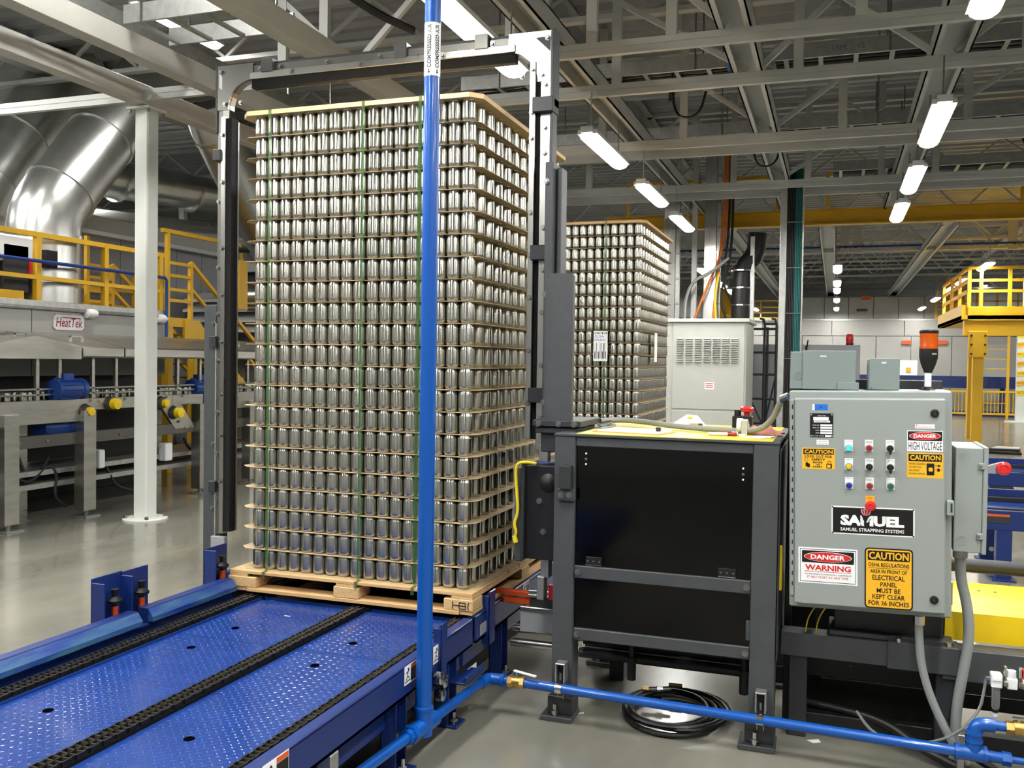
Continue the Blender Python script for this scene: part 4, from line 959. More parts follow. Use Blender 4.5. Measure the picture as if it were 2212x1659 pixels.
MB().cyl((2.685,-.13,.236),(2.71,-.13,.236),.024,6).cyl((2.71,-.13,.236),(2.755,-.13,.236),.027,14).cyl((2.755,-.13,.236),(2.785,-.13,.236),.024,6).build('bronze_body','brass',vt,True); MB().bar((2.705,-.13,.272),(2.83,-.13,.276),.016,.005).build('lever','chrome',vt); MB().cyl((2.725,-.13,.255),(2.725,-.13,.275),.008,8).build('stem','chrome',vt)
# pipe clamps on the machine posts
for x, lab in ((1.02,'steel beam clamp holding the blue pipe on the post nearer the stack'),(1.835,'steel beam clamp holding the blue pipe on the post nearer the cabinet')):
    t = thing('pipe_clamp', lab, 'clamp', (x,-.1,.15), 'pipe clamps on the machine posts'); z = .155-(x-.866)*.0178
    b = MB(); 
    for dx in (-.018,.018): b.cbox(x+dx-.003,x+dx+.003,-.115,-.062,z+.02,z+.10)
    b.cbox(x-.021,x+.021,-.115,-.062,z+.095,z+.102); b.build('u_bracket','galvanised',t)
    MB().cyl((x-.014,-.1225,z),(x+.014,-.1225,z),.0225,16).build('ring_band','chrome',t,True); MB().cyl((x,-.1,z+.03),(x,-.1,z+.06),.006,8).build('screw','bolt',t)
    b = MB(); b.box(x-.014,x-.011,-.10,-.095,z-.05,z); b.box(x+.011,x+.014,-.10,-.095,z-.05,z); b.build('tail','galvanised',t)
# filter regulator
t = thing('filter_regulator', 'white air filter and regulator unit beside the blue elbow', 'air filter', (2.69,-.02,.25))
cb(2.648,2.685,-.045,.0,.345,.395).build('filter_head','white',t); cb(2.652,2.680,-.05,-.045,.372,.385).build('name_plate','paper',t)
MB().lathe([(.0,.235),(.008,.235),(.008,.25),(.0,.25)],(2.667,-.022,0),12).build('drain','white',t,True); MB().lathe([(.0,.248),(.012,.25),(.012,.26),(.0,.26)],(2.667,-.022,0),12).build('drain_ring','black',t,True); MB().lathe([(.010,.26),(.0145,.27),(.0145,.345),(.0,.345)],(2.667,-.022,0),16).build('bowl','clear_tube',t,True)
cb(2.70,2.735,-.045,.0,.345,.385).build('regulator_head','white',t); MB().lathe([(.014,.385),(.016,.39),(.015,.41),(.0,.411)],(2.717,-.022,0),16).build('regulator_knob','white',t,True)
for x in (2.69,2.74): MB().cyl((x,-.045,.365),(x+.012,-.045,.365),.012,8).build('joint','chrome',t); cb(x,x+.012,-.03,-.015,.385,.425).build('clip','chrome',t)
cb(2.752,2.80,-.045,.0,.35,.385).build('shutoff_body','white',t); cb(2.752,2.80,-.04,-.005,.385,.42).build('red_cap','red_plastic',t)
MB().cyl((2.63,-.022,.37),(2.65,-.022,.37),.009,10).build('fitting','chrome',t)
tag(MB().tube([(2.632,-.022,.368),(2.628,-.03,.33),(2.61,-.05,.25),(2.53,-.08,.165),(2.44,-.09,.125),(2.33,-.08,.10),(2.24,-.04,.12),(2.19,.02,.17)],.0055,8,3).build('air_tube','clear_tube',None,True), 'thin clear air tube sagging from the white filter', 'tube')
# floor cables at the right
tag(MB().tube([(1.95,.25,.10),(2.1,.22,.105),(2.3,.15,.10),(2.42,.05,.05),(2.55,-.02,.02),(2.65,-.1,.015),(2.72,-.2,.015)],.018,10,3).build('floor_cable','hose_black',None,True), 'thick black cable sagging across under the control cabinet', 'cable')
tag(MB().tube([(2.47,.2,.22),(2.52,.1,.12),(2.60,.05,.05),(2.68,-.02,.03),(2.72,-.12,.02),(2.70,-.3,.015)],.016,10,3).build('floor_cable','hose_black',None,True), 'black cable curling on the floor behind the blue tee', 'cable')
for i,(x,lab) in enumerate(((2.0,'thin yellow wire hanging under the cabinet nearer the machine'),(2.04,'thin yellow wire hanging under the middle of the cabinet'))): tag(MB().tube([(x+.05,.1,.58),(x,.12,.5),(x-.01,.13,.43)],.003,6,2).build('hanging_wire','cable_yellow',None,True), lab, 'wire', 'yellow wires under the cabinet')
# hose coil and scraps on the floor
def coil(cx, cy, turns, rx, ry, r, z):
    pts = []; n = int(turns*22)
    for i in range(n+1):
        a = 2*math.pi*i/22; k = 1-.35*(i/n)*math.sin(i*.13)**2-.18*(i/n); pts.append((cx+rx*k*math.cos(a)+.02*math.sin(i*.21), cy+ry*k*math.sin(a)+.015*math.cos(i*.17), z+.012+.006*(i/22 % 3)))
    return pts
hs = thing('hose_coil', 'coiled black air hose on the floor under the machine', 'hose', (1.46,.17,0))
MB().tube(coil(1.46,.17,7.4,.235,.27,.011,.0),.0105,8).build('hose','hose_black',hs,True)
MB().cyl((1.32,.27,.06),(1.42,.30,.065),.009,8).cyl((1.36,.282,.062),(1.385,.29,.063),.014,6).build('coupling','chrome',hs); MB().cyl((1.30,.265,.06),(1.325,.27,.06),.011,6).build('brass_end','brass',hs); MB().cyl((1.40,.36,.06),(1.46,.365,.06),.009,8).build('plug','brass',hs)
b = MB().prism([(2.005,.09),(2.05,.115),(2.06,.09),(2.03,.07)],'z',.0005,.002); tag(b.build('paper_scrap','paper'), 'small white paper scrap on the dark floor', 'paper')
b = MB().prism([(1.058,.02),(1.085,.05),(1.09,.03)],'z',.0005,.002); tag(b.build('paper_scrap','paper'), 'tiny white scrap beside the machine foot', 'paper')
tag(MB().bar((.68,.95,.012),(.88,1.12,.012),.03,.015).build('wood_splinter','wood'), 'wood splinter lying behind the slide rails', 'wood scrap')

# ================================================================== things on the yellow top
ZY = ZTOP+.0146
t = thing('clipboard', 'clipboard with white paper on the yellow machine top', 'clipboard', (1.24,.12,ZY))
MB().prism([(1.10,.06),(1.40,.0),(1.44,.19),(1.14,.25)],'z',ZY,ZY+.004).build('board','wood',t); MB().prism([(1.12,.065),(1.385,.012),(1.42,.185),(1.15,.24)],'z',ZY+.0042,ZY+.012).build('paper_stack','paper',t)
b = MB(); b.bar((1.12,.07,ZY+.016),(1.15,.235,ZY+.02),.03,.008); b.cyl((1.12,.09,ZY+.03),(1.145,.21,ZY+.035),.009,8); b.build('clip','chrome',t); cb(1.375,1.395,.05,.07,ZY+.012,ZY+.03).build('binder_clip','machine_dark',t)
t = thing('tape_dispenser', 'small grey tape dispenser on the yellow machine top', 'tape dispenser', (1.72,.26,ZY))
MB().prism([(.22,ZY),(.34,ZY),(.33,ZY+.035),(.25,ZY+.065),(.22,ZY+.06)],'x',1.71,1.735).build('body','beige',t); MB().lathe([(.012,-.012),(.033,-.012),(.033,.012),(.012,.012)],(1.70,.265,ZY+.035),18,'x').build('tape_roll','white',t,True)
t = thing('button_box', 'black push button box with red mushroom button', 'push button', (1.69,.42,ZY))
cb(1.655,1.74,.38,.46,ZY,ZY+.07).build('box','black',t); MB().lathe([(.012,.07),(.012,.085),(.028,.09),(.030,.105),(.022,.112),(.0,.113)],(1.715,.42,ZY),18).build('red_button','red_plastic',t,True); MB().lathe([(.015,.07),(.015,.095),(.0,.096)],(1.675,.42,ZY),14).build('black_knob','black',t,True)
b = MB(); n = 14; rng = random.Random(5); vs = []; fs = []
for i in range(n+1):
    for j in range(n+1):
        u, v = i/n*2-1, j/n*2-1; e = max(0,1-(u*u*.8+v*v)**.9); vs.append((1.80+.075*u+.01*math.sin(5*v),.30+.07*v+.012*math.sin(4*u),ZY+.002+e*(.03+.014*math.sin(7*u+3*v)+.012*math.sin(5*v-6*u))))
for i in range(n):
    for j in range(n): fs.append((i*(n+1)+j,(i+1)*(n+1)+j,(i+1)*(n+1)+j+1,i*(n+1)+j+1))
b.add(vs,fs); tag(b.build('shop_rag','rag',None,2), 'crumpled pink shop rag on the machine top', 'rag')
for (x0,y0,x1,y1,m1,m2,lab) in ((1.585,.10,1.70,.13,'white','dark_red','white marker pen with red cap on the yellow top'),(1.62,.16,1.70,.17,'dark_red','white','red pen behind the white marker pen'),(1.43,.62,1.49,.64,'brass','machine_dark','short brown pen at the back of the yellow top')):
    t = thing('marker_pen', lab, 'pen', ((x0+x1)/2,(y0+y1)/2,ZY), 'pens on the yellow machine top'); p, q = Vector((x0,y0,ZY+.008)), Vector((x1,y1,ZY+.008)); m_ = p.lerp(q,.68)
    MB().cyl(p,p.lerp(q,.12),.003,8,.0075).cyl(p.lerp(q,.12),m_,.0075,10).build('barrel',m1,t,True); MB().cyl(m_,q,.008,10).build('cap',m2,t,True)
for i,(pts,lab) in enumerate((([(1.72,.06),(1.80,.03),(1.83,.06),(1.76,.09)],'torn white paper scrap at the front of the yellow top'),([(1.77,.10),(1.84,.08),(1.855,.12),(1.79,.14)],'white paper scrap beside the rag'),([(1.69,.14),(1.73,.13),(1.735,.16),(1.70,.17)],'small white scrap beside the marker pen'))): tag(MB().prism(pts,'z',ZY+.0005,ZY+.004+.002*i).build('paper_scrap','paper'), lab, 'paper', 'paper scraps on the yellow top')
b = MB().prism([(1.33,.70),(1.52,.66),(1.50,.665),(1.42,.60)],'z',ZY,ZY+.001)
t = thing('folded_notice', 'small folded white card standing at the back of the top', 'card', (1.42,.72,ZY)); b = MB(); b.add([(1.33,.68,ZY),(1.50,.70,ZY),(1.45,.76,ZY+.045),(1.40,.755,ZY+.05),(1.33,.685,ZY-.0),(1.50,.705,ZY),(1.45,.765,ZY+.045),(1.40,.76,ZY+.05)],[(0,1,2,3),(7,6,5,4),(0,4,5,1),(1,5,6,2),(2,6,7,3),(3,7,4,0)]); b.build('card','paper',t); MB().add([(1.405,.725,ZY+.033),(1.43,.728,ZY+.033),(1.43,.738,ZY+.042),(1.41,.736,ZY+.042)],[(0,1,2,3)]).build('sticker','yellow_top',t)
# ================================================================== white column
t = thing('white_column', 'white square steel column with round base standing on the floor', 'column', (-3.95,3.15,0))
cb(-4.03,-3.88,3.07,3.22,.0,3.80,.012).build('shaft','column_white',t)
MB().lathe([(.0,.0),(.2,.0),(.2,.012),(.185,.02),(.0,.02)],(-3.955,3.145,0),28).build('base_plate','column_white',t)
cb(-4.08,-3.83,3.02,3.27,3.77,3.795).build('cap_plate','column_white',t)
bz = MB().cyl((0,0,0),(0,0,.03),.018,6).mesh('anchor_bolt','bolt')
for dx in (-.1,.1):
    for dy in (-.1,.1): place('anchor_bolt', bz, t, (-3.955+dx*1.2,3.145+dy*1.2,.015)); place('cap_bolt', bz, t, (-3.955+dx,3.145+dy,3.74))

# ================================================================== can washer line: conveyor along the oven
lc = thing('can_conveyor', 'stainless steel can conveyor running along the oven', 'conveyor', (-4.9,3.9,0))
for y0,y1,z0,z1 in ((1.0,2.97,.90,1.11),(2.97,3.98,1.0,1.11),(4.25,4.75,1.0,1.11),(4.9,6.6,.92,1.11)): cb(-4.60,-4.56,y0,y1,z0,z1).build('side_plate','stainless',lc)
MB().prism([(3.98,1.11),(4.30,1.11),(4.62,.74),(4.30,.74)],'x',-4.60,-4.565).build('transfer_plate','stainless',lc)
cb(-4.62,-4.57,1.0,6.6,.69,.80).build('lower_rail','aluminium_satin',lc)
cb(-5.4,-4.60,1.0,6.6,1.06,1.085).build('belt','machine_dark',lc)
for z in (1.15,1.20): cb(-4.60,-4.585,1.0,6.6,z,z+.018).build('guide_rail','aluminium',lc)
def leg(y, w=.15):
    l = cb(-4.62,-4.5,y-w/2,y+w/2,.06,1.0).build('leg','stainless',lc); cb(-4.64,-4.46,y-w*.6,y+w*.6,.0,.012).build('foot_plate','galvanised',l); MB().cyl((-4.55,y,.0),(-4.55,y,.08),.02,8).build('foot_screw','bolt',l)
    return l
for y in (2.17,3.04,4.70,5.62): leg(y)
for y in (2.1,3.0,4.9,6.2): cb(-5.42,-5.33,y,y+.1,0,1.06).build('rear_leg','stainless',lc)
for y in (2.5,2.75,3.15,3.45,3.75,4.35,4.72,5.2,5.6): cb(-4.62,-4.585,y,y+.035,1.0,1.50).build('guard_post','stainless',lc)
kb = MB().lathe([(.0,.075),(.052,.07),(.055,.0),(.03,0)],(0,0,0),16,'x').mesh('bearing_cap','yellow_bright',(0,0,0),True); kf = MB().lathe([(.0,.03),(.06,.03),(.075,.0)],(0,0,0),12,'x').mesh('bearing_flange','machine_dark',(0,0,0),True)
for y,z,s_ in ((3.34,1.05,1),(3.03,.99,.75),(4.06,1.03,.75),(4.26,.92,1)):
    a = place('bearing_flange',kf,lc,(-4.56,y,z)); c = place('bearing_cap',kb,lc,(-4.54,y+.02,z)); c.scale = (s_,)*3
for (y0,y1,z0,z1) in ((3.28,3.36,.42,.60),(4.22,4.33,.40,.59)): b = cb(-4.72,-4.62,y0,y1,z0,z1,.01).build('sensor_box','white',lc)
for z in (.3,.42): cb(-5.3,-4.7,1.2,5.8,z,z+.05).build('under_tray','galvanised',lc)
bs = MB().cyl((0,0,0),(.012,0,0),.014,6).mesh('bolt','bolt')
for y in (1.9,2.3,2.6,3.5,3.75,4.45,4.55,4.65,5.1,5.4): place('bolt',bs,lc,(-4.57,y,.745))
for y,z in ((3.2,1.08),(3.55,1.09),(3.7,1.02),(3.1,1.09),(4.15,1.09),(4.4,1.09),(4.5,1.0),(4.35,.82)): place('bolt',bs,lc,(-4.56,y,z))
for i,(pts) in enumerate(([(-4.75,2.35,.62),(-4.72,2.4,.42),(-4.7,2.55,.36),(-4.72,2.75,.52),(-4.7,2.85,.42),(-4.7,2.8,.2),(-4.7,2.95,.10)],[(-4.8,2.5,.6),(-4.75,2.55,.4),(-4.75,2.65,.38),(-4.7,2.75,.58)],[(-4.75,3.5,.42),(-4.7,3.52,.30),(-4.7,3.6,.2),(-4.7,3.85,.13),(-4.7,4.0,.12)],[(-4.7,4.6,.62),(-4.68,4.65,.5),(-4.68,4.8,.46),(-4.68,4.9,.6)])):
    MB().tube(pts,.016,8,2).build('cable','rubber',lc,True)
# motors on the line
def motor(y, z, label, x=-4.62):
    t = thing('gear_motor', label, 'motor', (x,y,z-.1), 'blue gear motors of the can conveyor')
    MB().cyl((x-.05,y-.14,z),(x-.05,y+.14,z),.095,20).build('motor_body','motor_blue',t,True)
    b = MB()
    for k in range(14): a = 2*math.pi*k/14; b.bar((x-.05+.1*math.cos(a),y-.11,z+.1*math.sin(a)),(x-.05+.1*math.cos(a),y+.10,z+.1*math.sin(a)),.006,.02,(math.cos(a),0,math.sin(a)))
    b.build('cooling_fins','motor_blue',t); cb(x-.09,x-.01,y-.05,y+.06,z+.08,z+.15).build('terminal_box','motor_blue',t); MB().cyl((x-.05,y+.14,z),(x-.05,y+.19,z),.102,20).build('fan_cover','motor_blue',t,True)
motor(2.84,1.2,'blue motor on the conveyor beside the near stainless hood', -4.55); motor(2.78,.85,'blue gearbox under the conveyor beside the tall leg', -4.66); motor(4.79,1.17,'blue motor on the conveyor behind the arch post', -4.6)
# cans riding on the line
rng = random.Random(11); pos = []
for row in range(5):
    y = 1.3+.03*row
    while y < 6.3:
        if rng.random() > .12 and not (2.6 < y < 3.05 and row == 0): pos.append((-4.66-row*.075, y, 1.087))
        y += .072+.03*(rng.random() < .3)
cans_stuff(pos, 10, prof_low, 'conveyor_cans', 'bare cans riding on the conveyor in front of the oven')
# hoods
t = thing('conveyor_hood', 'gabled stainless hood with lifting handles over the conveyor', 'hood', (-5.0,2.2,1.48))
MB().prism([(1.2,1.48),(2.93,1.48),(2.93,1.585),(2.42,1.685),(1.9,1.585),(1.2,1.52)],'x',-5.45,-4.50).build('sheet','stainless',t)
for y in (1.95,2.42): b = MB(); b.box(-4.7,-4.68,y-.06,y-.045,1.62,1.70); b.box(-4.7,-4.68,y+.045,y+.06,1.62,1.70); b.box(-4.7,-4.68,y-.06,y+.06,1.69,1.70); b.build('handle','galvanised',t)
t = thing('conveyor_hood', 'long low stainless hood behind the white column', 'hood', (-5.0,4.3,1.5))
for y0,y1 in ((2.95,3.47),(3.49,4.7),(4.72,6.6)):
    s_ = MB().prism([(-5.45,1.74),(-5.0,1.70),(-4.52,1.60),(-4.50,1.585),(-4.50,1.51),(-5.45,1.51)],'y',y0,y1).build('cover_sheet','stainless',t)
    y = (y0+y1)/2-.1; b = MB(); b.box(-4.75,-4.73,y-.08,y-.065,1.64,1.70); b.box(-4.75,-4.73,y+.065,y+.08,1.64,1.70); b.box(-4.75,-4.73,y-.08,y+.08,1.69,1.70); b.build('handle','galvanised',s_)
cb(-5.45,-4.52,2.95,6.6,1.495,1.512).build('edge_strip','aluminium_satin',t)
# oven
ov = thing('curing_oven', 'large grey curing oven behind the can conveyor', 'oven', (-6.9,3.0,0))
cb(-8.3,-5.5,-1.5,5.25,1.30,2.03).build('upper_casing','panel',ov); cb(-8.3,-5.85,-1.5,5.25,.0,1.3).build('lower_casing','machine_dark',ov)
cb(-5.56,-5.46,-1.5,5.25,2.0,2.06).build('edge_ledge','galvanised',ov); MB().cyl((-5.47,-1.5,1.985),(-5.47,5.25,1.985),.018,8).build('edge_pipe','galvanised',ov,True)
for y in (4.05,5.15): MB().lathe([(.0,-.09),(.05,-.07),(.06,0),(.05,.06),(.0,.08)],(-5.47,y,1.96),10,'y').build('rag_wrap','paper',ov,True)
for y in (1.6,3.3,5.0): bx(-5.502,-5.498,y,y+.008,1.3,2.0).build('panel_seam','machine_grey',ov)
sg = MB().prism([(3.60,1.77),(3.95,1.77),(3.99,1.80),(3.99,1.915),(3.95,1.945),(3.60,1.945),(3.56,1.915),(3.56,1.80)],'x',-5.5,-5.492).build('maker_sign','white',ov)
b = MB()
sp = [(3.60,1.775),(3.95,1.775),(3.985,1.803),(3.985,1.912),(3.95,1.94),(3.60,1.94),(3.565,1.912),(3.565,1.803)]
for p_, q_ in zip(sp, sp[1:]+sp[:1]): b.bar((-5.4915,)+p_,(-5.4915,)+q_,.005,.001,(1,0,0))
b.build('sign_border','dark_red',sg); text('HeatTek',3.60,3.955,1.808,1.905,-5.4905,'dark_red',sg,face='+x',shear=.2,bold=.01); bx(-5.4915,-5.4903,3.69,3.925,1.9,1.91).build('bar_line','dark_red',sg)
# railing on the oven
def railing(x, y0, y1, z0, zt, posts, label, mids=(.5,), m='yellow', r=.022):
    t = thing('guard_railing', label, 'railing', (x,(y0+y1)/2,z0)); MB().bar((x,y0,zt),(x,y1,zt),.05,.05).build('top_rail',m,t)
    for f in mids: MB().bar((x,y0,z0+(zt-z0)*f),(x,y1,z0+(zt-z0)*f),.042,.042).build('mid_rail',m,t)
    for y in posts: MB().bar((x,y,z0),(x,y,zt),.06,.055).build('post',m,t)
    return t
railing(-5.50,.5,5.2,1.97,2.72,(1.2,2.35,3.37,4.28,5.15),'orange yellow railing along the oven top edge',(.43,))
tag(MB().tube([(-5.44,-1,2.45),(-5.44,5.17,2.45),(-5.44,5.2,2.42),(-5.44,5.2,1.75)],.018,8).build('air_pipe','dark_blue',None,True), 'thin blue air pipe along the oven railing', 'pipe')
tag(cb(-7.9,-7.5,5.3,7.5,0,2.0).build('walkway_plinth','grey_panel'), 'grey walkway plinth in front of the grey enclosure', 'platform')
t = railing(-7.6,5.4,7.4,2.0,2.72,(5.4,5.9,6.5,7.1,7.4),'yellow railing in front of the grey enclosure',(.3,.62))
# oven burner box with motor
t = thing('burner_fan', 'burner fan with grey motor on the oven top', 'fan', (-6.0,3.2,2.03))
cb(-6.3,-5.75,2.5,3.75,2.45,2.72,.02).build('fan_housing','white',t); MB().cyl((-5.95,2.55,2.32),(-5.95,3.15,2.32),.15,18).build('motor','galvanised',t,True)
b = MB()
for k in range(18): a = 2*math.pi*k/18; b.bar((-5.95+.155*math.cos(a),2.6,2.32+.155*math.sin(a)),(-5.95+.155*math.cos(a),3.05,2.32+.155*math.sin(a)),.008,.03,(math.cos(a),0,math.sin(a)))
b.build('cooling_fins','grey_panel',t); cb(-6.05,-5.75,3.2,3.5,2.15,2.62).build('gear_case','machine_dark',t); cb(-6.2,-5.7,2.3,3.4,2.06,2.16).build('base_frame','yellow',t); cb(-5.8,-5.72,3.5,3.58,2.3,2.5).build('switch_box','red_plastic',t); cb(-5.7,-5.62,3.60,3.75,2.42,2.6).build('actuator','black',t)
# ducts
def duct(pts, r, label, rings=(), n=32, m='duct_steel', sm=0):
    t = thing('air_duct', label, 'duct', pts[0]); pts = [Vector(p) for p in pts]
    MB().tube(pts, r, n, sm).build('pipe', m, t, True)
    for p, d in rings:
        p, d = Vector(p), Vector(d).normalized(); MB().cyl(p-d*.025,p+d*.025,r*1.045,n).build('flange',m,t,True)
    return t
dd = (0,.64,.77)
duct([(-6,3.93,2.03),(-6,3.93,2.86),(-6,3.95,2.98),(-6,4.02,3.12),(-6,4.12,3.26),(-6,5.9,5.4)],.37,'wide silver duct rising diagonally from the oven top',(((-6,3.93,2.78),(0,0,1)),((-6,4.16,3.31),dd),((-6,4.75,4.02),dd)))
duct([(-7.4,4.25,2.03),(-7.4,4.25,3.1),(-7.4,4.3,3.3),(-7.4,4.42,3.5),(-7.4,5.8,5.4)],.37,'wide silver duct behind the first diagonal duct at the edge',(((-7.4,4.45,3.55),dd),((-7.4,4.9,4.17),dd)))
duct([(-6.2,6.9,5.0),(-6.2,7.05,4.75),(-6.2,8.6,3.1)],.33,'silver duct sloping down behind the arch upright',(((-6.2,7.15,4.65),(0,.68,-.73)),))
duct([(-9.3,5.2,4.1),(-9.0,8.0,4.35),(-8.6,9.6,4.4),(-8.3,11.2,4.4)],.30,'upper horizontal silver duct behind the white column',(((-8.95,8.2,4.31),(.1,1,0)),((-8.6,9.6,4.35),(.2,1,0))))
duct([(-10.5,6.4,3.72),(-8.3,11.2,3.72)],.24,'lower horizontal silver duct behind the white column',(((-9.31,9.0,3.72),(.458,1,0)),((-8.76,10.2,3.72),(.458,1,0))))
# grey enclosure behind
t = thing('control_room', 'grey panel enclosure behind the oven ducts', 'enclosure', (-9,7.5,0))
for i in range(7): cb(-8.06,-8.0,5.4+i*.62,5.4+i*.62+.61,0,3.25).build('panel','grey_panel',t)
cb(-11,-8.06,5.4,9.74,0,3.3).build('body','grey_panel',t); cb(-11,-7.95,5.3,9.8,3.3,3.52).build('cornice','beige',t); cb(-11,-7.9,5.3,9.8,3.24,3.3).build('ledge','white',t)
# stairs and platform
st = thing('stair_platform', 'yellow steel platform with railings and stairs beside the oven', 'stairs', (-6.3,6.6,0))
cb(-7.4,-6.0,5.85,6.36,1.90,2.02).build('platform_edge','yellow',st)
for x in (-6.0,-7.3):
    b = MB(); b.prism([(6.2,2.0),(6.5,2.0),(6.66,1.82),(8.9,.1),(8.9,-.0),(8.55,0.0),(6.35,1.70),(6.2,1.70)],'x',x-.02,x+.02); b.build('stringer','yellow',st)
    MB().bar((x,6.33,2.76),(x,8.9,.95),.045,.045).build('hand_rail','yellow',st); MB().bar((x,6.33,2.42),(x,8.9,.60),.04,.04).build('mid_rail','yellow',st)
    for y in (6.33,7.2,8.1): z = 2.0-(y-6.5)*.77; MB().bar((x,y,max(.1,min(2.0,z))),(x,y,2.76-(y-6.33)*.70),.05,.05).build('post','yellow',st)
    for z in (2.24,2.38,2.56,2.72): MB().bar((x,5.88,z),(x,6.33,z),.04,.04).build('side_rail','yellow',st)
    MB().bar((x,5.88,1.9),(x,5.88,3.1),.05,.05).build('post','yellow',st)
for i in range(9): cb(-7.3,-6.0,6.5+i*.26,6.72+i*.26,1.80-i*.2,1.825-i*.2).build('tread','yellow',st)
MB().bar((-6.0,5.78,3.12),(-6.0,7.4,3.12),.05,.05).build('upper_rail','yellow',st)
for y in (5.9,6.4): cb(-6.1,-6.0,y,y+.1,0,1.9).build('support_leg','yellow',st)
cb(-6.1,-5.9,7.25,7.45,2.2,2.9).build('gate_box','yellow',st)
t = thing('mezzanine', 'far mezzanine with yellow rails and grey beams behind the stairs', 'platform', (-9,12,0))
cb(-12,-5.5,11.6,11.75,3.2,3.4).build('edge_beam','joist',t); cb(-12,-5.5,11.75,14,2.0,3.2).build('dark_machine','machine_dark',t)  # plain dark grey box below and behind the edge beam
for z in (3.6,3.95): MB().bar((-12,11.6,z),(-3.5,11.6,z),.05,.05).build('rail','yellow',t)
for x in (-10.5,-9,-7.5,-6.2): MB().bar((x,11.6,3.2),(x,11.6,4.0),.05,.05).build('post','yellow',t); cb(x-.5,x-.35,11.5,11.6,2.3,3.2).build('stanchion','steel_paint',t)
for x in (-10.2,-8.0,-6.0): cb(x-.06,x+.06,11.3,11.42,0,4.6).build('column','column_white',t)
t = thing('machine_block', 'grey machine bank with pale hoods behind the stairs', 'machine', (-7.0,9.3,0))
cb(-7.8,-6.3,9.0,9.8,0,2.6).build('body','grey_panel',t); cb(-7.8,-5.9,8.6,8.95,1.5,1.75).build('hood','beige',t)
for i in range(4): MB().prism([(8.4,1.95+.16*i),(8.9,2.1+.16*i),(8.9,2.06+.16*i),(8.4,1.91+.16*i)],'x',-7.8,-5.9).build('pale_fin','white',t)
MB().cyl((-6.6,8.3,2.45),(-6.25,8.3,2.45),.18,18).build('round_housing','duct_steel',t,True)

# ================================================================== behind the cabinet
XF[0] = lambda x,y,z: (2.08+1.291*(x-2.08), -3.8+1.291*(y+3.8), max(0.0,1.518+1.291*(z-1.518)))
tr = thing('transformer_cabinet', 'pale grey transformer cabinet with louvre columns', 'cabinet', (.6,7.0,0))
cb(.05,1.17,6.5,7.4,.05,2.0,.01).build('body','beige',tr); cb(.02,1.20,6.46,7.44,1.98,2.02).build('lid','beige',tr); cb(.05,1.17,6.52,7.4,0,.05).build('plinth','machine_dark',tr)
for x0,x1,z0,z1 in ((.37,1.15,1.02,1.97),(.37,1.15,.08,1.0),(.07,.35,.08,1.97)): cb(x0,x1,6.488,6.5,z0,z1).build('front_panel','beige',tr)
lv = MB().prism([(-.03,0),(0,0),(0,.02)],'x',-.049,.049).mesh('louvre','beige')
for c in range(7):
    for r in range(14): place('louvre', lv, tr, (.455+c*.098,6.487,1.54+r*.0195))
for r in range(14): place('louvre', lv, tr, (.15,6.487,1.60+r*.026))
p = bx(.14,.23,6.486,6.488,1.42,1.56).build('warning_label','white',tr); bx(.14,.23,6.4855,6.487,1.525,1.555).build('header','sign_red',p); bx(.15,.22,6.4855,6.487,1.435,1.49).build('picture','sign_black',p)
p = bx(.73,.83,6.486,6.488,1.24,1.32).build('data_label','white',tr)
for z in (1.26,1.28,1.30): bx(.74,.82,6.4855,6.487,z,z+.008).build('text_line','sign_red',p)
def gal_post(x, y, z0, z1, label, holes=True):
    t = thing('strut_post', label, 'post', (x,y,z0)); cb(x-.07,x+.07,y-.03,y+.03,z0,z1).build('channel','aluminium',t); cb(x+.075,x+.12,y-.03,y+.03,z0,z1).build('side_channel','galvanised',t)
    for k in range(6): cb(x+.07,x+.125,y-.035,y-.03,z0+.2+k*.3,z0+.225+k*.3).build('cleat','bolt',t)
    return t
gal_post(.18,7.3,2.02,4.2,'bright galvanised cable post rising from the transformer cabinet'); gal_post(.66,7.3,2.02,4.2,'second bright cable post with orange cables beside it')
tag(cb(.44,.50,7.3,7.36,2.02,4.6).build('strut_post','steel_paint'), 'slim grey post between the two bright cable posts', 'post')
for i,(m,pts,lab) in enumerate((('cable_orange',[(.82,7.25,4.0),(.82,7.25,3.2),(.76,7.2,2.6),(.72,7.15,2.02)],'orange cable hanging beside the second cable post'),('cable_orange',[(.85,7.25,4.0),(.85,7.25,3.1),(.8,7.2,2.8),(.6,7.15,2.3),(.5,7.15,2.02)],'orange cable slanting down to the transformer cabinet'),('black',[(.88,7.25,4.0),(.88,7.25,3.0),(.80,7.2,2.5),(.95,7.2,2.2),(1.05,7.2,2.02)],'black cable curving down to the transformer cabinet'),('black',[(.92,7.25,4.0),(.92,7.25,3.2),(.90,7.2,2.7),(.78,7.2,2.3),(.88,7.2,2.02)],'black cable hanging between post and cable sleeve'),('cable_yellow',[(.78,7.2,2.6),(.74,7.15,2.3),(.76,7.15,2.02)],'yellow wire beside the second cable post'))):
    tag(MB().tube(pts,.014,8,2).build('hanging_cable',m,None,True), lab, 'cable')
t = thing('cable_sleeve', 'black wrapped cable sleeve bending down to the transformer cabinet', 'cable', (1.0,7.2,2.02))
MB().tube([(1.2,7.3,3.05),(1.18,7.3,2.8),(1.05,7.25,2.65),(1.03,7.2,2.4),(1.03,7.2,2.02)],.11,10,1).build('sleeve','black',t,True); cb(1.13,1.18,7.18,7.22,2.02,3.0).build('side_rail','galvanised',t)
for z in (2.2,2.4,2.6): MB().cyl((1.03,7.2,z),(1.03,7.2,z+.015),.117,10).build('tie_band','chrome',t)
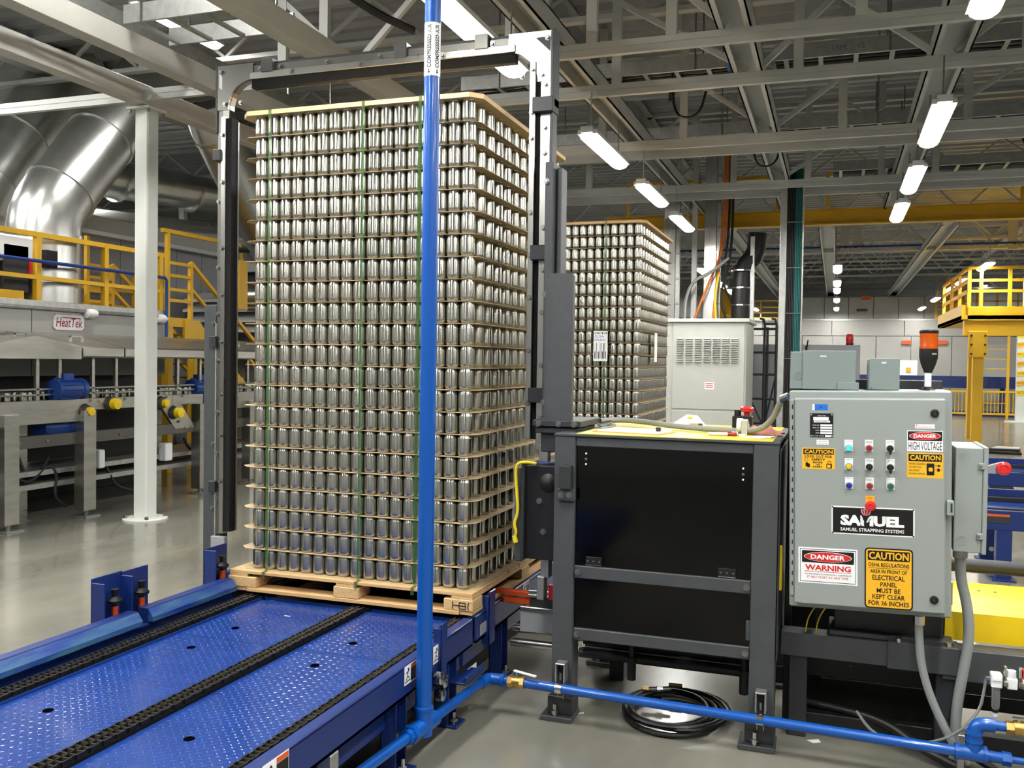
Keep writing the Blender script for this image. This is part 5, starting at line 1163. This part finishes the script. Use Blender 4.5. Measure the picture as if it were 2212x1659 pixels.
tag(MB().tube([(.40,7.1,2.02),(.41,7.1,2.3),(.5,7.1,2.5),(.7,7.1,2.58),(.9,7.1,2.75)],.02,8,2).build('steel_conduit','galvanised',None,True), 'bent steel conduit on the transformer cabinet top', 'conduit')
XFS = XF[0]; XF[0] = None
# vertical cable tray
t = thing('vertical_cable_tray', 'tall vertical cable tray full of green and black cables', 'cable tray', (1.52,9,0))
cb(1.36,1.44,8.9,9.1,0,4.3).build('side_rail','galvanised',t); cb(1.64,1.655,8.9,9.05,0,4.3).build('side_rail','galvanised',t)
for i in range(9):
    m = 'cable_green' if i > 4 else 'black'; MB().cyl((1.455+i*.021,8.93,0),(1.455+i*.021,8.93,4.1),.012,6).build('cable',m,t,True)
for z in (1.6,2.2,2.8,3.4): cb(1.44,1.65,8.905,8.915,z,z+.012).build('tie','bolt',t)
b = MB()
for i in range(12): place('rung', MB().box(-.13,.13,-.02,.02,0,.02).mesh('rung','galvanised'), t, (1.5,9.05+i*.12,4.15+.03*i))
# rolling ladder
XF[0] = XFS
t = thing('rolling_ladder', 'black tubular rolling ladder beside the transformer cabinet', 'ladder', (1.3,8.0,0))
for x in (1.26,1.40):
    for y in (7.9,8.4): MB().cyl((x,y,0),(x,y,2.0),.016,8).build('upright','machine_dark',t,True)
    MB().tube([(x,7.9,2.0),(x-.02,7.92,2.08),(x-.06,8.0,2.09)],.014,8).build('top_bend','machine_dark',t,True)
for z in (1.96,1.67,1.40,1.1,.8): MB().cyl((.95,7.9,z),(1.40,7.9,z),.014,8).build('rung','machine_dark',t,True)
MB().cyl((1.26,7.9,2.02),(1.40,7.9,2.02),.014,8).build('top_bar','machine_dark',t)
for p,q in (((.95,7.9,1.4),(1.3,7.9,.7)),((1.40,7.9,1.38),(1.26,7.9,.7)),((.95,7.9,1.15),(1.15,7.9,.6)),((.98,7.9,0),(.98,7.9,2.0))): MB().cyl(p,q,.012,6).build('brace','machine_dark',t)
XF[0] = None
# grey machine housing with red beacon
t = thing('grey_housing', 'tall grey machine housing with seams behind the control cabinet', 'machine', (1.9,12.4,0))
cb(.6,1.62,12.0,13,0,1.86).build('housing_panel','grey_panel',t); cb(1.63,2.46,12.0,13,0,1.86).build('housing_panel','grey_panel',t); MB().tube([(1.63,11.99,1.55),(1.64,11.97,1.8),(1.66,11.95,1.93)],.012,6).build('antenna_cable','black',t); 
t = thing('beacon', 'small red beacon on the grey housing', 'beacon', (2.3,12.2,1.86)); MB().lathe([(.0,1.86),(.06,1.86),(.06,1.89),(.0,1.89)],(2.3,12.2,0),14).build('base','black',t); MB().lathe([(.055,1.89),(.06,1.95),(.058,2.02),(.04,2.04),(.0,2.04)],(2.3,12.2,0),14).build('red_lens','red_plastic',t,True)
# far panelled enclosure
fe = thing('panel_enclosure', 'long far enclosure of pale metal panels', 'enclosure', (3,31,0))
x = -5.0; k = 0
while x < 10.5:
    w_ = (1.25,1.0,1.4,1.1)[k % 4]; cb(x,x+w_-.02,30.0,30.06,0,2.55).build('panel','panel',fe); k += 1; x += w_
x = -5.0
while x < 10.5: cb(x,x+2.3,29.97,30.05,2.57,3.1).build('upper_panel','panel',fe); x += 2.32
x = .9; k = 0
while x < 4.9: cb(x,x+.78,30.2,30.26,3.14,3.9).build('top_panel','panel',fe); x += .8
cb(-5,10.5,29.92,30.0,3.08,3.14).build('ledge','galvanised',fe); cb(-5,10.5,30.06,33,0,3.08).build('core','grey_panel',fe); cb(.9,4.95,30.26,33,3.08,3.95).build('top_core','grey_panel',fe)
for x,z in ((-1.6,2.5),(4.2,2.28),(5.3,2.28),(6.3,2.28),(2.9,3.8)): bx(x,x+.28,29.9,29.97,z,z+.13).build('orange_label','sign_orange',fe)
bx(2.75,3.1,30.17,30.2,3.42,3.5).build('label_plate','machine_grey',fe); bx(-4,-1,29.93,29.97,1.75,2.3).build('white_board','white',fe); p = bx(4.0,4.7,29.93,29.97,.95,1.75).build('access_panel','white',fe); bx(4.35,4.5,29.9,29.94,1.35,1.5).build('sign','sign_yellow',p)
bx(6.6,7.4,29.93,29.97,.4,2.3).build('access_door','beige',fe)
t = thing('far_conveyor', 'long dark blue conveyor in front of the far panels', 'conveyor', (5,28.5,0)); cb(1.5,10.5,28.4,28.8,.88,1.25).build('side_beam','blue',t); cb(1.5,10.5,28.5,28.7,.0,.15).build('floor_beam','blue',t)
for x in (2,4.5,7,9.5): cb(x,x+.12,28.5,28.7,.15,.9).build('leg','blue',t)
t = thing('safety_fence', 'far yellow mesh safety fence on the floor', 'fence', (7,27.6,0))
for z in (.12,.8): MB().bar((4.9,27.6,z),(10.5,27.6,z),.06,.06).build('rail','yellow',t)
for x in (4.9,6.25,7.05,8.5,10): MB().bar((x,27.6,0),(x,27.6,.8 if x not in (6.25,7.05) else 2.6),.07,.07).build('post','yellow',t)
MB().bar((6.25,27.6,2.6),(7.05,27.6,2.6),.07,.07).build('gate_head','yellow',t)
mesh_b = MB()
x = 4.9
while x < 10.4: mesh_b.box(x,x+.02,27.59,27.61,.12,.8); x += .1
tag(mesh_b.build('wire_mesh','yellow',t), None, None, None, 'stuff')
for z in (.45,1.5,1.8,2.1): MB().bar((6.3,27.6,z),(7.0,27.6,z),.025,.025).build('gate_bar','yellow',t)
t = thing('taped_column', 'white column wrapped in yellow caution tape', 'column', (7.05,25.5,0)); cb(6.93,7.17,25.4,25.6,0,2.9).build('shaft','column_white',t); MB().lathe([(0,0),(.4,0),(.4,.03),(0,.03)],(7.05,25.5,0),18).build('base_plate','column_white',t)
for k in range(7): z = .75+.27*k; MB().prism([(6.925,z),(7.175,z+.05),(7.175,z+.19),(6.925,z+.14)],'y',25.39,25.4).build('tape_band','sign_yellow' if k%2 else 'yellow_bright',t); text('CAUTION',6.93,7.17,z+.06,z+.13,25.388,'sign_black',t)
# yellow platform at the edge
yp = thing('work_platform', 'yellow steel platform with railings on two legs', 'platform', (4.9,15.5,0))
for x,y,z1 in ((4.62,15.5,2.1),(4.90,18.4,2.4)): cb(x-.09,x+.09,y-.09,y+.09,0,z1).build('leg','yellow',yp)
cb(4.35,9,15.3,15.5,2.12,2.42).build('edge_beam','yellow',yp); cb(4.30,4.42,15.3,19.5,2.42,2.7).build('side_beam','yellow',yp); cb(4.30,9,15.25,19.5,2.42,2.5).build('deck','yellow',yp); cb(4.40,9,15.25,15.32,2.40,2.66).build('toe_board','yellow',yp)
g_ = cb(4.42,4.74,15.22,15.3,1.72,2.20).build('gusset','yellow',yp)
for z in (1.78,1.95,2.12):
    for x in (4.47,4.7): MB().cyl((x,15.22,z),(x,15.2,z),.022,6).build('bolt','machine_dark',g_)
for z in (2.95,3.15,3.38):
    MB().bar((4.40,15.3,z),(9,15.3,z),.05,.05).build('rail','yellow',yp); MB().bar((4.40,15.3,z),(4.40,19.5,z),.05,.05).build('side_rail','yellow',yp)
for x in (4.42,4.62,5.1,5.9,7): MB().bar((x,15.3,2.5),(x,15.3,3.38),.06,.06).build('post','yellow',yp)
for y in (16.5,17.8,19.3): MB().bar((4.40,y,2.5),(4.40,y,3.38),.06,.06).build('post','yellow',yp)
cb(5.5,5.9,16,16.4,2.5,3.3).build('machine_head','yellow_bright',yp)
for i,(x,y,lab) in enumerate(((4.45,15.0,'crumpled white sheet at the foot of the yellow platform'),(5.15,15.7,'flat white sheet on the floor beside the yellow platform'),(5.9,15.5,'third white sheet on the floor near the edge'))): tag(MB().prism([(x-.25,y-.15),(x+.2,y-.2),(x+.28,y+.12),(x-.1,y+.2)],'z',.001,.03).build('plastic_sheet','paper'), lab, 'sheet', 'white sheets on the far floor')
tag(MB().tube([(4.35,14.6,.02),(5.2,14.4,.02),(5.3,15.1,.02),(4.5,15.2,.02)],.025,6).build('floor_frame','black'), 'thin black frame lying on the far floor', 'frame')
# far yellow platforms beyond the panels
for (x0,x1,y,z0,z1,lab) in ((-2.2,.2,29.5,3.12,3.75,'far yellow railing above the transformer cabinet'),(5.2,10,29.6,3.12,4.0,'far yellow railing above the pale panels at the edge')):
    t = thing('far_railing', lab, 'railing', (x0,y,z0))
    for f in (0.05,.35,.65,1): MB().bar((x0,y,z0+(z1-z0)*f),(x1,y,z0+(z1-z0)*f),.05,.05).build('rail','yellow',t)
    n = int((x1-x0)/.6)
    for i in range(n+1): MB().bar((x0+(x1-x0)*i/n,y,z0),(x0+(x1-x0)*i/n,y,z1),.05,.05).build('post','yellow',t)
    cb(x0+.3,x0+.9,y+.3,y+.7,z0,z1+.5).build('machine','yellow',t)
tag(bx(-6,-1.0,28,28.3,2.6,3.1).build('blue_machine_beam','blue'), 'far dark blue beam behind the cable posts', 'beam')
tag(bx(-2,17,17.45,17.5,4.08,4.12).build('air_pipe','dark_blue'), 'thin blue pipe along the far roof truss', 'pipe')
# blue conveyors at the right edge
def side_conv(x0,x1,y0,y1,zt,label):
    t = thing('roller_conveyor', label, 'conveyor', ((x0+x1)/2,(y0+y1)/2,0)); cb(x0,x1,y0,y0+.05,zt-.14,zt).build('side_channel','blue',t); cb(x0,x1,y1-.05,y1,zt-.14,zt+.06).build('side_channel','blue',t); cb(x0,x1,y0+.05,y1-.05,zt-.05,zt-.03).build('deck','deck_blue',t)
    for y in (y0+.10,y1-.12): cb(x0,x1,y,y+.05,zt-.03,zt+.005).build('chain_track','rubber',t)
    for x in (x0+.1,x1-.3):
        for y in (y0,y1-.09): 
            l = cb(x,x+.1,y,y+.09,0,zt-.14).build('leg','blue',t); cb(x-.03,x+.13,y-.04,y+.1,0,.012).build('foot_plate','blue',l)
            for dx in (.02,.08): MB().cyl((x+dx,y,.09),(x+dx,y-.012,.09),.02,8).build('bolt','chrome',l)
    return t
t = side_conv(3.10,5.6,3.55,4.4,.50,'nearer blue conveyor behind the disconnect box'); p = bx(3.12,3.28,3.547,3.55,.41,.475).build('warning_label','machine_dark',t); bx(3.12,3.28,3.546,3.548,.458,.475).build('header','sign_orange',p); bx(3.44,3.53,3.547,3.55,.43,.46).build('number_tag','white',t)
t = side_conv(3.45,6.6,6.3,7.2,.50,'farther blue conveyor beyond the red handle'); cb(3.55,3.75,6.25,6.33,.2,.36).build('drive_foot','black',t)
